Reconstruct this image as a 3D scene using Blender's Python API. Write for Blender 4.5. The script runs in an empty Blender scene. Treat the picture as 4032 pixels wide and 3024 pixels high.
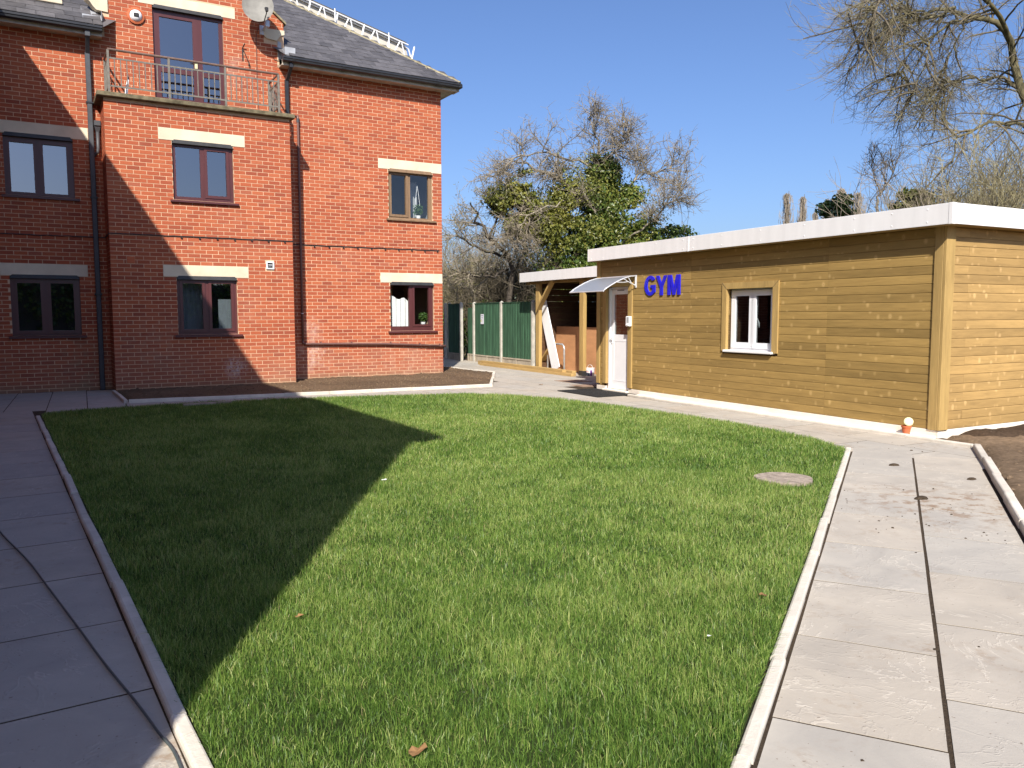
import bpy, bmesh, math, random
import numpy as np
from mathutils import Vector, Matrix

random.seed(7)
rng = np.random.default_rng(11)
R = math.radians
scene = bpy.context.scene
col = scene.collection

# ---------------------------------------------------------------- camera, sky, sun, exposure
CAM_H = 1.58
F_PX, PITCH, ROLL = 3175.0, R(4.945), R(-0.13)
def cam_axes():
    cp, sp, cr, sr = math.cos(PITCH), math.sin(PITCH), math.cos(ROLL), math.sin(ROLL)
    w2c = np.array([[1, 0, 0], [0, 0, -1], [0, 1, 0]], float)
    rx = np.array([[1, 0, 0], [0, cp, -sp], [0, sp, cp]])
    rz = np.array([[cr, -sr, 0], [sr, cr, 0], [0, 0, 1]])
    return rz @ rx @ w2c
AX = cam_axes()
cam = bpy.data.cameras.new('camera')
cam.sensor_width = 36.0
cam.lens = F_PX / 4032 * 36.0
cam.clip_start, cam.clip_end = 0.05, 3000
cam_o = bpy.data.objects.new('camera', cam)
m = Matrix.Identity(4)
for i in range(3):
    m[i][0], m[i][1], m[i][2] = AX[0][i], -AX[1][i], -AX[2][i]
m[2][3] = CAM_H
cam_o.matrix_world = m
col.objects.link(cam_o)
scene.camera = cam_o
scene.render.resolution_x, scene.render.resolution_y = 1024, 768

SUN_EL = R(39.35)
TO_SUN = Vector((-0.010 * math.cos(SUN_EL), -math.cos(SUN_EL), math.sin(SUN_EL)))
world = bpy.data.worlds.new('World')
scene.world = world
world.use_nodes = True
wn = world.node_tree
wn.nodes.clear()
sky = wn.nodes.new('ShaderNodeTexSky')
sky.sky_type = 'NISHITA'
sky.sun_disc = False
sky.sun_elevation = SUN_EL
sky.sun_rotation = R(180.6)
sky.altitude = 30
sky.air_density = 1.0
sky.dust_density = 1.9
sky.ozone_density = 6.0
bg = wn.nodes.new('ShaderNodeBackground')
bg.inputs['Strength'].default_value = 0.10
wo = wn.nodes.new('ShaderNodeOutputWorld')
tintn = wn.nodes.new('ShaderNodeMix')
tintn.data_type = 'RGBA'
tintn.blend_type = 'MULTIPLY'
tintn.inputs[0].default_value = 1.0
tintn.inputs[7].default_value = (.84, .855, .985, 1)     # camera white balance of the blue
wn.links.new(sky.outputs[0], tintn.inputs[6])
wn.links.new(tintn.outputs[2], bg.inputs[0])
wn.links.new(bg.outputs[0], wo.inputs[0])

sun = bpy.data.lights.new('sun', 'SUN')
sun.energy = 4.6
sun.angle = R(0.53)
sun.color = (1.0, 0.945, 0.86)
sun_o = bpy.data.objects.new('sun', sun)
sun_o.rotation_euler = (-TO_SUN).to_track_quat('-Z', 'Y').to_euler()
sun_o.location = (0, -20, 30)
col.objects.link(sun_o)

vs = scene.view_settings
vs.view_transform = 'Standard'
vs.look = 'None'
vs.exposure = 0.72
vs.gamma = 1.0
vs.use_curve_mapping = False
try:
    scene.cycles.max_bounces = 6
    scene.cycles.transparent_max_bounces = 16
    scene.cycles.use_denoising = True
except Exception:
    pass

# ---------------------------------------------------------------- measured frames
# facade frame: x along the brick facade, y into the building (camera at 0,0), rotated 30.64 deg
FA = R(30.64)
fx = np.array([math.cos(FA), math.sin(FA)])
fy = np.array([-math.sin(FA), math.cos(FA)])
def fac(sv, yv): return (sv * fx[0] + yv * fy[0], sv * fx[1] + yv * fy[1])
MAIN_Y, BAY_Y = 19.155, 18.28
# gym frame: x = d along the front away from the camera, y = n outward, rotated 118 deg
GA = R(118.0)
gx = np.array([math.cos(GA), math.sin(GA)])
gy = np.array([-math.sin(GA), math.cos(GA)])
def gym(d, n): return (d * gx[0] + n * gy[0], d * gx[1] + n * gy[1])
G0D, G0N = 6.417, -9.53
def at(u, v, Y):
    """point at forward distance Y seen at photo position (u, v)"""
    d = AX.T @ np.array([(u - 2016) / F_PX, (v - 1512) / F_PX, 1.0])
    t = Y / d[1]
    return np.array([d[0] * t, Y, CAM_H + d[2] * t])

PD = np.array([math.sin(R(25.3)), math.cos(R(25.3))])            # right-hand path direction
PN = np.array([math.cos(R(25.3)), -math.sin(R(25.3))])           # to its right
def path_pt(t, q): return (t * PD[0] + q * PN[0], t * PD[1] + q * PN[1])

# ---------------------------------------------------------------- object helpers
def tag(o, label=None, cat=None, group=None, kind=None):
    if label: o['label'] = label
    if cat: o['category'] = cat
    if group: o['group'] = group
    if kind: o['kind'] = kind
    return o
def empty(name, loc, rz=0.0):
    o = bpy.data.objects.new(name, None)
    o.empty_display_size = 0.2
    o.location = loc
    o.rotation_euler = (0, 0, rz)
    col.objects.link(o)
    return o
def link(name, me, mat=None, parent=None, loc=(0, 0, 0), rot=(0, 0, 0), scale=(1, 1, 1)):
    o = bpy.data.objects.new(name, me)
    if mat is not None and not me.materials:
        me.materials.append(mat)
    o.location, o.rotation_euler, o.scale = loc, rot, scale
    if parent is not None: o.parent = parent
    col.objects.link(o)
    return o

class MB:
    def __init__(self): self.v, self.f = [], []
    def add(self, vs_, fs_):
        b = len(self.v)
        self.v.extend([tuple(p) for p in vs_])
        self.f.extend([tuple(i + b for i in q) for q in fs_])
        return self
    def box(self, a, b, c=0.0):
        x0, y0, z0 = [min(a[i], b[i]) for i in range(3)]
        x1, y1, z1 = [max(a[i], b[i]) for i in range(3)]
        if c <= 0:
            V = [(x0, y0, z0), (x1, y0, z0), (x1, y1, z0), (x0, y1, z0), (x0, y0, z1), (x1, y0, z1), (x1, y1, z1), (x0, y1, z1)]
            Fs = [(0, 3, 2, 1), (4, 5, 6, 7), (0, 1, 5, 4), (1, 2, 6, 5), (2, 3, 7, 6), (3, 0, 4, 7)]
            return self.add(V, Fs)
        bm = bmesh.new()
        bmesh.ops.create_cube(bm, size=1.0)
        for vv in bm.verts:
            vv.co.x = x0 + (vv.co.x + .5) * (x1 - x0)
            vv.co.y = y0 + (vv.co.y + .5) * (y1 - y0)
            vv.co.z = z0 + (vv.co.z + .5) * (z1 - z0)
        c = min(c, .45 * min(x1 - x0, y1 - y0, z1 - z0))
        bmesh.ops.bevel(bm, geom=bm.edges[:], offset=c, segments=1, profile=.5, affect='EDGES')
        bm.verts.ensure_lookup_table()
        for i, vv in enumerate(bm.verts): vv.index = i
        self.add([vv.co[:] for vv in bm.verts], [[vv.index for vv in f.verts] for f in bm.faces])
        bm.free()
        return self
    def bar(self, p, q, w, h=None, up=(0, 0, 1)):
        """rectangular bar from p to q"""
        p, q = Vector(p), Vector(q)
        h = h or w
        d = (q - p).normalized()
        u = Vector(up)
        if abs(d.dot(u)) > .97: u = Vector((0, 1, 0))
        a = d.cross(u).normalized()
        b = a.cross(d).normalized()
        V = []
        for c in (p, q):
            for sa, sb in ((-1, -1), (1, -1), (1, 1), (-1, 1)):
                V.append(c + a * sa * w / 2 + b * sb * h / 2)
        return self.add(V, [(0, 1, 2, 3), (7, 6, 5, 4), (0, 4, 5, 1), (1, 5, 6, 2), (2, 6, 7, 3), (3, 7, 4, 0)])
    def tube(self, pts, r, n=8, cap=True):
        pts = [Vector(p) for p in pts]
        rs = r if isinstance(r, (list, tuple)) else [r] * len(pts)
        prev = None
        rings = []
        for i, p in enumerate(pts):
            d = (pts[min(i + 1, len(pts) - 1)] - pts[max(i - 1, 0)]).normalized()
            if prev is None:
                a = d.cross(Vector((0, 0, 1)))
                if a.length < 1e-3: a = d.cross(Vector((1, 0, 0)))
                a.normalize()
            else:
                a = (prev - d * prev.dot(d)).normalized()
            prev = a
            b = d.cross(a)
            rings.append([p + (a * math.cos(t) + b * math.sin(t)) * rs[i] for t in [2 * math.pi * k / n for k in range(n)]])
        V = [v for ring in rings for v in ring]
        Fs = []
        for i in range(len(rings) - 1):
            for k in range(n):
                Fs.append((i * n + k, i * n + (k + 1) % n, (i + 1) * n + (k + 1) % n, (i + 1) * n + k))
        if cap:
            Fs.append(tuple(reversed(range(n))))
            Fs.append(tuple((len(rings) - 1) * n + k for k in range(n)))
        return self.add(V, Fs)
    def lathe(self, prof, n=20, cx=0, cy=0):
        V, Fs = [], []
        for (r, z) in prof:
            for k in range(n):
                t = 2 * math.pi * k / n
                V.append((cx + r * math.cos(t), cy + r * math.sin(t), z))
        for i in range(len(prof) - 1):
            for k in range(n):
                Fs.append((i * n + k, i * n + (k + 1) % n, (i + 1) * n + (k + 1) % n, (i + 1) * n + k))
        return self.add(V, Fs)
    def extrude_x(self, prof, x0, x1):
        """closed (y, z) profile extruded along x"""
        n = len(prof)
        V = [(x0, y, z) for y, z in prof] + [(x1, y, z) for y, z in prof]
        Fs = [(i, (i + 1) % n, n + (i + 1) % n, n + i) for i in range(n)]
        Fs += [tuple(reversed(range(n))), tuple(range(n, 2 * n))]
        return self.add(V, Fs)
    def prism(self, poly, z0, z1):
        n = len(poly)
        V = [(x, y, z0) for x, y in poly] + [(x, y, z1) for x, y in poly]
        Fs = [(i, (i + 1) % n, n + (i + 1) % n, n + i) for i in range(n)]
        Fs += [tuple(reversed(range(n))), tuple(range(n, 2 * n))]
        return self.add(V, Fs)
    def panel(self, x0, x1, z0, z1, holes, yf, yb, back=False, outer=True):
        """upright panel with rectangular holes, front at y=yf, reveals back to yb"""
        xs = sorted({x0, x1, *[min(max(h[i], x0), x1) for h in holes for i in (0, 1)]})
        zs = sorted({z0, z1, *[min(max(h[i], z0), z1) for h in holes for i in (2, 3)]})
        for i in range(len(xs) - 1):
            for j in range(len(zs) - 1):
                cx, cz = (xs[i] + xs[i + 1]) / 2, (zs[j] + zs[j + 1]) / 2
                if any(h[0] < cx < h[1] and h[2] < cz < h[3] for h in holes): continue
                self.add([(xs[i], yf, zs[j]), (xs[i + 1], yf, zs[j]), (xs[i + 1], yf, zs[j + 1]), (xs[i], yf, zs[j + 1])], [(0, 1, 2, 3)])
                if back:
                    self.add([(xs[i], yb, zs[j]), (xs[i + 1], yb, zs[j]), (xs[i + 1], yb, zs[j + 1]), (xs[i], yb, zs[j + 1])], [(3, 2, 1, 0)])
        for (a, b, c, d), flip in [(h, 0) for h in holes] + ([((x0, x1, z0, z1), 1)] if outer else []):
            P = [(a, c), (b, c), (b, d), (a, d)]
            for k in range(4):
                p, q = P[k], P[(k + 1) % 4]
                f = (0, 1, 2, 3) if not flip else (3, 2, 1, 0)
                self.add([(p[0], yf, p[1]), (p[0], yb, p[1]), (q[0], yb, q[1]), (q[0], yf, q[1])], [f])
        return self
    def mesh(self, name, smooth=False):
        me = bpy.data.meshes.new(name)
        me.from_pydata(self.v, [], self.f)
        if smooth: me.shade_smooth()
        me.update()
        return me
    def build(self, name, mat, parent=None, loc=(0, 0, 0), rot=(0, 0, 0), smooth=False):
        return link(name, self.mesh(name, smooth), mat, parent, loc, rot)
    def fixn(self):
        bm = bmesh.new()
        vv = [bm.verts.new(p) for p in self.v]
        for f in self.f:
            try: bm.faces.new([vv[i] for i in f])
            except Exception: pass
        bmesh.ops.recalc_face_normals(bm, faces=bm.faces[:])
        for i, q in enumerate(bm.verts): q.index = i
        self.v = [q.co[:] for q in bm.verts]
        self.f = [[q.index for q in f.verts] for f in bm.faces]
        bm.free()
        return self

def np_mesh(name, V, Fc, attrs=None, smooth=False):
    """V (n,3), Fc (m,k) constant face size"""
    me = bpy.data.meshes.new(name)
    V = np.ascontiguousarray(V, np.float32)
    Fc = np.ascontiguousarray(Fc, np.int32)
    k = Fc.shape[1]
    me.vertices.add(len(V))
    me.vertices.foreach_set('co', V.ravel())
    me.loops.add(Fc.size)
    me.loops.foreach_set('vertex_index', Fc.ravel())
    me.polygons.add(len(Fc))
    me.polygons.foreach_set('loop_start', np.arange(0, Fc.size, k, dtype=np.int32))
    me.polygons.foreach_set('loop_total', np.full(len(Fc), k, np.int32))
    if smooth: me.polygons.foreach_set('use_smooth', np.ones(len(Fc), bool))
    for an, (dom, arr) in (attrs or {}).items():
        at_ = me.attributes.new(an, 'FLOAT', dom)
        at_.data.foreach_set('value', np.ascontiguousarray(arr, np.float32))
    me.update(calc_edges=True)
    return me

# ---------------------------------------------------------------- material helpers
class NT:
    def __init__(self, name):
        self.m = bpy.data.materials.new(name)
        self.m.use_nodes = True
        self.t = self.m.node_tree
        self.t.nodes.clear()
        self.out = self.t.nodes.new('ShaderNodeOutputMaterial')
    def n(self, typ, **kw):
        nd = self.t.nodes.new(typ)
        for k, v in kw.items():
            if k.startswith('i_'):
                key = k[2:]
                key = int(key) if key.isdigit() else key
                nd.inputs[key].default_value = v
            else: setattr(nd, k, v)
        return nd
    def l(self, a, b): self.t.links.new(a, b)
    def pos(self, scale=(1, 1, 1), rand=0.0, rot=(0, 0, 0)):
        g = self.n('ShaderNodeNewGeometry')
        mp = self.n('ShaderNodeMapping')
        mp.inputs['Scale'].default_value = scale
        mp.inputs['Rotation'].default_value = rot
        self.l(g.outputs['Position'], mp.inputs['Vector'])
        if rand:
            oi = self.n('ShaderNodeObjectInfo')
            mu = self.n('ShaderNodeMath', operation='MULTIPLY', i_1=rand)
            self.l(oi.outputs['Random'], mu.inputs[0])
            ad = self.n('ShaderNodeVectorMath', operation='ADD')
            cb = self.n('ShaderNodeCombineXYZ')
            for k in 'XYZ': self.l(mu.outputs[0], cb.inputs[k])
            self.l(mp.outputs[0], ad.inputs[0]); self.l(cb.outputs[0], ad.inputs[1])
            return ad.outputs[0]
        return mp.outputs[0]
    def noise(self, vec, scale, detail=4, rough=.55, dist=0.0):
        nd = self.n('ShaderNodeTexNoise', i_Scale=scale, i_Detail=detail, i_Roughness=rough, i_Distortion=dist)
        self.l(vec, nd.inputs['Vector'])
        return nd.outputs['Fac']
    def ramp(self, fac_, stops, mode='LINEAR'):
        nd = self.n('ShaderNodeValToRGB')
        nd.color_ramp.interpolation = mode
        cr = nd.color_ramp
        while len(cr.elements) < len(stops): cr.elements.new(.5)
        for e, (p, c) in zip(cr.elements, stops):
            e.position = p
            e.color = (*c, 1) if len(c) == 3 else c
        self.l(fac_, nd.inputs[0])
        return nd.outputs[0]
    def mix(self, a, b, fac_, mode='MIX'):
        nd = self.n('ShaderNodeMix', data_type='RGBA', blend_type=mode)
        for sock, val in ((nd.inputs[0], fac_), (nd.inputs[6], a), (nd.inputs[7], b)):
            if hasattr(val, 'links'): self.l(val, sock)
            else: sock.default_value = (*val, 1) if isinstance(val, tuple) and len(val) == 3 else val
        return nd.outputs[2]
    def math(self, op, a, b=0.0, clamp=False):
        nd = self.n('ShaderNodeMath', operation=op, use_clamp=clamp)
        for sock, val in ((nd.inputs[0], a), (nd.inputs[1], b)):
            if hasattr(val, 'links'): self.l(val, sock)
            else: sock.default_value = val
        return nd.outputs[0]
    def bump(self, h, strength, dist=.01):
        nd = self.n('ShaderNodeBump', i_Strength=strength, i_Distance=dist)
        self.l(h, nd.inputs['Height'])
        return nd.outputs[0]
    def bsdf(self, color, rough=.7, spec=.4, normal=None, metallic=0.0, ior=None):
        p = self.n('ShaderNodeBsdfPrincipled')
        for sock, val in ((p.inputs['Base Color'], color), (p.inputs['Roughness'], rough)):
            if hasattr(val, 'links'): self.l(val, sock)
            else: sock.default_value = (*val, 1) if isinstance(val, tuple) else val
        p.inputs['Specular IOR Level'].default_value = spec
        p.inputs['Metallic'].default_value = metallic
        if ior: p.inputs['IOR'].default_value = ior
        if normal is not None: self.l(normal, p.inputs['Normal'])
        return p
    def done(self, sh):
        self.l(sh.outputs[0], self.out.inputs['Surface'])
        return self.m
MAT = {}
def simple(name, c, rough=.6, var=.15, scale=6.0, spec=.4, bump=0.0, bscale=60.0, metallic=0.0, stretch=(1, 1, 1), rand=3.0, objvar=0.0):
    t = NT(name)
    v = t.pos(stretch, rand=rand)
    f = t.noise(v, scale, 5)
    lo = tuple(x * (1 - var) for x in c); hi = tuple(min(1, x * (1 + var)) for x in c)
    cc = t.ramp(f, [(.3, lo), (.7, hi)])
    if objvar:
        oi = t.n('ShaderNodeObjectInfo')
        k = t.math('MULTIPLY_ADD', oi.outputs['Random'], 2 * objvar)
        k.node.inputs[2].default_value = 1 - objvar
        cc = t.mix(cc, k, 1.0, 'MULTIPLY')
    nm = None
    if bump:
        nm = t.bump(t.noise(v, bscale, 6, .6), bump, .01)
    MAT[name] = t.done(t.bsdf(cc, rough, spec, nm, metallic))
    return MAT[name]

# brick: colour per brick from a stored tint (joined brickwork) or the object's random value (single bricks)
def brick_mat():
    t = NT('brick')
    a = t.n('ShaderNodeAttribute', attribute_name='tint')
    oi = t.n('ShaderNodeObjectInfo')
    lt = t.math('LESS_THAN', a.outputs['Fac'], .25)
    joined = t.math('SUBTRACT', a.outputs['Fac'], .5)
    val = t.n('ShaderNodeMix', data_type='FLOAT')
    t.l(lt, val.inputs[0]); t.l(joined, val.inputs[2]); t.l(oi.outputs['Random'], val.inputs[3])
    base = t.ramp(val.outputs[0], [(0, (.285, .070, .037)), (.15, (.335, .082, .040)), (.5, (.385, .096, .043)), (.85, (.42, .112, .049)), (.96, (.44, .127, .057)), (1, (.335, .098, .056))])
    v = t.pos()
    spk = t.noise(v, 90, 3, .7)
    base = t.mix(base, t.ramp(spk, [(.3, (.72, .72, .72)), (.7, (1.15, 1.15, 1.15))]), .55, 'MULTIPLY')
    # pale bloom in patches and grey dirt near the foot of the walls
    sepm = t.n('ShaderNodeSeparateXYZ'); t.l(t.pos(), sepm.inputs[0])
    bl = t.math('MULTIPLY', t.ramp(t.noise(v, .55, 4, .6), [(.56, (0, 0, 0)), (.75, (1, 1, 1))]), t.ramp(t.noise(v, 7, 4, .7), [(.3, (0, 0, 0)), (.7, (1, 1, 1))]))
    base = t.mix(base, (.52, .30, .22), t.math('MULTIPLY', bl, .3))
    mr = t.n('ShaderNodeMapRange', i_1=0.05, i_2=1.05, i_3=1.0, i_4=0.0); t.l(sepm.outputs['Z'], mr.inputs[0])
    dz = t.math('MULTIPLY', mr.outputs[0], t.ramp(t.noise(v, 1.6, 5, .6), [(.25, (.1, .1, .1)), (.7, (1, 1, 1))]))
    base = t.mix(base, (.36, .17, .11), t.math('MULTIPLY', dz, .75))
    mr2 = t.n('ShaderNodeMapRange', i_1=0.02, i_2=.22, i_3=.8, i_4=0.0); t.l(sepm.outputs['Z'], mr2.inputs[0])
    base = t.mix(base, (.27, .16, .095), mr2.outputs[0])
    for (sx_, sy_, zz_, rad_, colr, amt) in ((5.78, MAIN_Y, .62, .55, (.60, .44, .37), .75), (5.75, MAIN_Y, 1.25, .35, (.60, .44, .37), .6), (3.78, BAY_Y, .42, .30, (.70, .66, .62), .8), (4.05, MAIN_Y, 7.0, .6, (.58, .36, .27), .5), (.95, MAIN_Y, .45, .8, (.26, .20, .12), .7), (2.1, BAY_Y, .9, .9, (.33, .19, .13), .6), (8.3, MAIN_Y, .35, 1.1, (.45, .25, .17), .6)):
        ds_ = t.n('ShaderNodeVectorMath', operation='DISTANCE'); t.l(v, ds_.inputs[0])
        ds_.inputs[1].default_value = (*fac(sx_, sy_), zz_)
        fall = t.ramp(t.math('DIVIDE', ds_.outputs['Value'], rad_), [(.25, (1, 1, 1)), (1.0, (0, 0, 0))])
        base = t.mix(base, colr, t.math('MULTIPLY', t.math('MULTIPLY', fall, t.ramp(t.noise(v, 6 if rad_ > .31 else 16, 5, .7), [(.42, (0, 0, 0)), (.68, (1, 1, 1))])), amt))
    nm = t.bump(t.noise(v, 140, 4, .7), .35, .004)
    MAT['brick'] = t.done(t.bsdf(base, .85, .25, nm))
brick_mat()
simple('mortar', (.64, .44, .285), .9, .15, 3, .2, .3, 120)
simple('lintel_stone', (.65, .56, .41), .85, .14, 2.2, .25, .25, 70)
simple('slate', (.088, .083, .085), .55, .25, 5, .45, .25, 40, rand=9, objvar=.22)
simple('lead', (.34, .35, .37), .45, .2, 5, .5)
simple('upvc_maroon', (.085, .026, .026), .35, .12, 9, .5, .1, 30, stretch=(1, 1, .1))
simple('timber_brown', (.20, .125, .07), .6, .2, 14, .35, .2, 40, stretch=(1, 1, .15))
simple('upvc_white', (.80, .80, .81), .32, .03, 4, .5)
simple('fascia_white', (.79, .775, .755), .35, .05, 2.2, .5, stretch=(3, 3, .5))
simple('black_plastic', (.022, .023, .026), .38, .2, 6, .5)
simple('grey_pipe', (.062, .066, .074), .5, .2, 6, .45)
simple('brown_pipe', (.16, .082, .068), .45, .15, 6, .45)
simple('soffit_cream', (.42, .38, .31), .6, .25, 5, .3)
simple('rail_metal', (.165, .15, .125), .6, .25, 12, .4, .15, 60)
simple('rail_handrail', (.135, .085, .065), .55, .3, 6, .4)
simple('slab_moss', (.145, .122, .075), .95, .45, 7, .2, .6, 50)
simple('hip_moss', (.26, .225, .14), .95, .5, 9, .2, .8, 40)
simple('dish_grey', (.21, .20, .175), .6, .18, 6, .35)
simple('dark_metal', (.03, .03, .03), .5, .3, 8, .4)
simple('room_dark', (.055, .055, .06), .9, .15, 2, .1)
simple('room_light', (.42, .42, .42), .9, .06, 2, .1)
simple('curtain_cloth', (.80, .79, .76), .9, .05, 5, .1)
simple('net_cloth', (.34, .35, .36), .9, .12, 9, .1, stretch=(6, 6, .5))
simple('pot_white', (.78, .77, .75), .4, .05, 5, .5)
simple('plinth_render', (.76, .68, .57), .9, .08, 3, .2, .25, 90)
simple('haunch_white', (.84, .80, .72), .9, .08, 6, .2, .5, 50)
simple('letter_blue', (.010, .013, .55), .35, .06, 4, .5)
simple('aluminium', (.66, .67, .69), .35, .08, 6, .5, metallic=.35)
simple('rubber', (.022, .022, .022), .8, .5, 30, .3, .8, 90)
simple('kerb_concrete', (.60, .545, .46), .9, .13, 5, .2, .35, 60, objvar=.12)
simple('fence_green', (.045, .105, .058), .7, .3, 9, .3, .3, 30, stretch=(1, 1, .2), rand=9, objvar=.2)
simple('concrete_post', (.46, .43, .37), .9, .2, 6, .2, .4, 60)
simple('gravel_board', (.40, .34, .26), .9, .2, 5, .2, .4, 60)
simple('plywood', (.50, .255, .12), .75, .12, 2.2, .25, .1, 40, stretch=(1, 1, 3))
simple('board_white', (.82, .82, .83), .45, .03, 3, .4)
simple('galvanised', (.60, .61, .61), .38, .15, 14, .5, metallic=.6)
simple('bucket_white', (.82, .80, .78), .35, .04, 5, .5)
simple('label_purple', (.13, .02, .24), .4, .1, 5, .4)
simple('label_dark', (.045, .05, .075), .4, .3, 40, .4)
simple('label_red', (.55, .09, .13), .4, .1, 5, .4)
simple('terracotta', (.48, .125, .05), .75, .12, 8, .3)
simple('solar_cream', (.66, .62, .36), .35, .06, 6, .5)
simple('hose_green', (.07, .085, .085), .5, .15, 8, .4)
simple('dead_leaf', (.27, .15, .065), .8, .25, 30, .2, objvar=.3)
simple('leaf_pale', (.60, .55, .45), .8, .2, 30, .2)
simple('stone_cover', (.33, .27, .215), .95, .35, 14, .2, .9, 40)
simple('cover_brown', (.30, .20, .14), .9, .25, 6, .2, .6, 60)
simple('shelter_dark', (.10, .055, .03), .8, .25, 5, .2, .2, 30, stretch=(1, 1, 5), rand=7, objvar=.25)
simple('bark_grey', (.17, .145, .115), .9, .35, 9, .15, .5, 30)
simple('bark_pale', (.27, .235, .18), .9, .3, 9, .15, .5, 30)
simple('bark_moss', (.125, .108, .06), .95, .45, 4, .1, .8, 25)
simple('bark_dark', (.085, .07, .055), .9, .4, 9, .15, .5, 30)
simple('twig_brown', (.26, .22, .16), .85, .3, 3, .15)
simple('twig_willow', (.27, .235, .13), .85, .35, 1.2, .15)
simple('twig_dark', (.13, .108, .075), .85, .35, 1.2, .15)
simple('twig_poplar', (.31, .26, .20), .9, .25, .6, .1)
simple('notice_paper', (.74, .73, .78), .6, .04, 3, .3)
simple('notice_ink', (.20, .19, .24), .7, .3, 60, .2)
simple('notice_yellow', (.72, .66, .16), .6, .15, 20, .3)
simple('scaffold_sheet', (.50, .465, .40), .7, .12, 1.2, .3)
simple('scaffold_white', (.74, .74, .74), .4, .06, 4, .5, metallic=.1)
simple('wing_roof', (.13, .125, .13), .6, .25, 5, .4, .3, 20)
simple('feather_white', (.75, .75, .72), .9, .1, 30, .1)

def glass_mat(name, tint, f0):
    """thin pane: Schlick reflection over a clear transparent sheet, same from both sides"""
    t = NT(name)
    lw = t.n('ShaderNodeLayerWeight', i_0=.5)
    p5 = t.math('POWER', lw.outputs['Facing'], 5.0)
    f = t.math('MULTIPLY_ADD', p5, 1 - f0, True)
    f.node.inputs[2].default_value = f0
    tr = t.n('ShaderNodeBsdfTransparent'); tr.inputs[0].default_value = (*tint, 1)
    gl = t.n('ShaderNodeBsdfGlossy'); gl.inputs['Roughness'].default_value = .01
    gl.inputs[0].default_value = (.97, .98, 1, 1)
    mx = t.n('ShaderNodeMixShader')
    t.l(f, mx.inputs[0]); t.l(tr.outputs[0], mx.inputs[1]); t.l(gl.outputs[0], mx.inputs[2])
    MAT[name] = t.done(mx)
glass_mat('glass', (.62, .68, .70), .25)
glass_mat('glass_cabin', (.55, .6, .6), .085)
glass_mat('glass_clear', (.9, .93, .93), .09)

def canopy_mat():
    t = NT('polycarbonate')
    d = t.bsdf((.40, .425, .47), .25, .5)
    tr = t.n('ShaderNodeBsdfTranslucent'); tr.inputs[0].default_value = (.45, .48, .52, 1)
    mx = t.n('ShaderNodeMixShader', i_0=.35)
    t.l(d.outputs[0], mx.inputs[1]); t.l(tr.outputs[0], mx.inputs[2])
    tp = t.n('ShaderNodeBsdfTransparent'); tp.inputs[0].default_value = (.75, .78, .82, 1)
    m2 = t.n('ShaderNodeMixShader', i_0=.2)
    t.l(mx.outputs[0], m2.inputs[1]); t.l(tp.outputs[0], m2.inputs[2])
    MAT['polycarbonate'] = t.done(m2)
canopy_mat()

def wood_mat(name, c, rot, along, knots=True, objvar=.16):
    """treated softwood; boards run along one axis of the rotated frame, each board shifted by its own random value"""
    t = NT(name)
    sc = {'x': (1, 9, 9), 'z': (9, 9, 1)}[along]
    g = t.n('ShaderNodeNewGeometry')
    mp0 = t.n('ShaderNodeMapping', vector_type='POINT')
    mp0.inputs['Rotation'].default_value = (0, 0, rot)
    t.l(g.outputs['Position'], mp0.inputs['Vector'])
    oi = t.n('ShaderNodeObjectInfo')
    off = t.math('MULTIPLY', oi.outputs['Random'], 37.0)
    cb = t.n('ShaderNodeCombineXYZ')
    for k in 'XYZ': t.l(off, cb.inputs[k])
    ad = t.n('ShaderNodeVectorMath', operation='ADD')
    t.l(mp0.outputs[0], ad.inputs[0]); t.l(cb.outputs[0], ad.inputs[1])
    mp = t.n('ShaderNodeMapping'); mp.inputs['Scale'].default_value = sc
    t.l(ad.outputs[0], mp.inputs['Vector'])
    grain = t.noise(mp.outputs[0], 3.2, 6, .62, .6)
    big = t.noise(mp.outputs[0], .55, 3, .5)
    dk = tuple(x * .82 for x in c); lt = tuple(min(1, x * 1.14) for x in c)
    cc = t.ramp(grain, [(.28, dk), (.5, c), (.75, lt)])
    cc = t.mix(cc, t.ramp(big, [(.3, (.80, .80, .80)), (.7, (1.14, 1.14, 1.14))]), .8, 'MULTIPLY')
    if knots:
        mk = t.n('ShaderNodeMapping'); mk.inputs['Scale'].default_value = {'x': (6.5, 6.5, 5.0), 'z': (7.5, 7.5, 3.4)}[along]
        t.l(ad.outputs[0], mk.inputs['Vector'])
        vo = t.n('ShaderNodeTexVoronoi', feature='F1', i_Scale=1.0, i_Randomness=1.0)
        t.l(mk.outputs[0], vo.inputs['Vector'])
        wob = t.math('ADD', vo.outputs['Distance'], t.math('MULTIPLY', t.noise(mp.outputs[0], 5, 3), .12))
        halo = t.ramp(wob, [(.13, (1, 1, 1)), (.30, (0, 0, 0))])
        cc = t.mix(cc, tuple(min(1, x * 1.75 + .05) for x in c), t.math('MULTIPLY', halo, .55))
        core = t.ramp(wob, [(.075, (1, 1, 1)), (.11, (0, 0, 0))])
        cc = t.mix(cc, tuple(x * .33 for x in c), t.math('MULTIPLY', core, .5))
    k = t.math('MULTIPLY_ADD', oi.outputs['Random'], 2 * objvar); k.node.inputs[2].default_value = 1 - objvar
    cc = t.mix(cc, k, 1.0, 'MULTIPLY')
    nm = t.bump(grain, .15, .004)
    MAT[name] = t.done(t.bsdf(cc, .7, .3, nm))
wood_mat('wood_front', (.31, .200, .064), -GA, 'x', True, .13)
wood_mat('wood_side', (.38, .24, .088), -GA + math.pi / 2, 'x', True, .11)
wood_mat('wood_post', (.40, .265, .095), -GA, 'z', False, .07)
wood_mat('wood_beam', (.47, .31, .12), -GA, 'x', False, .08)

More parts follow.
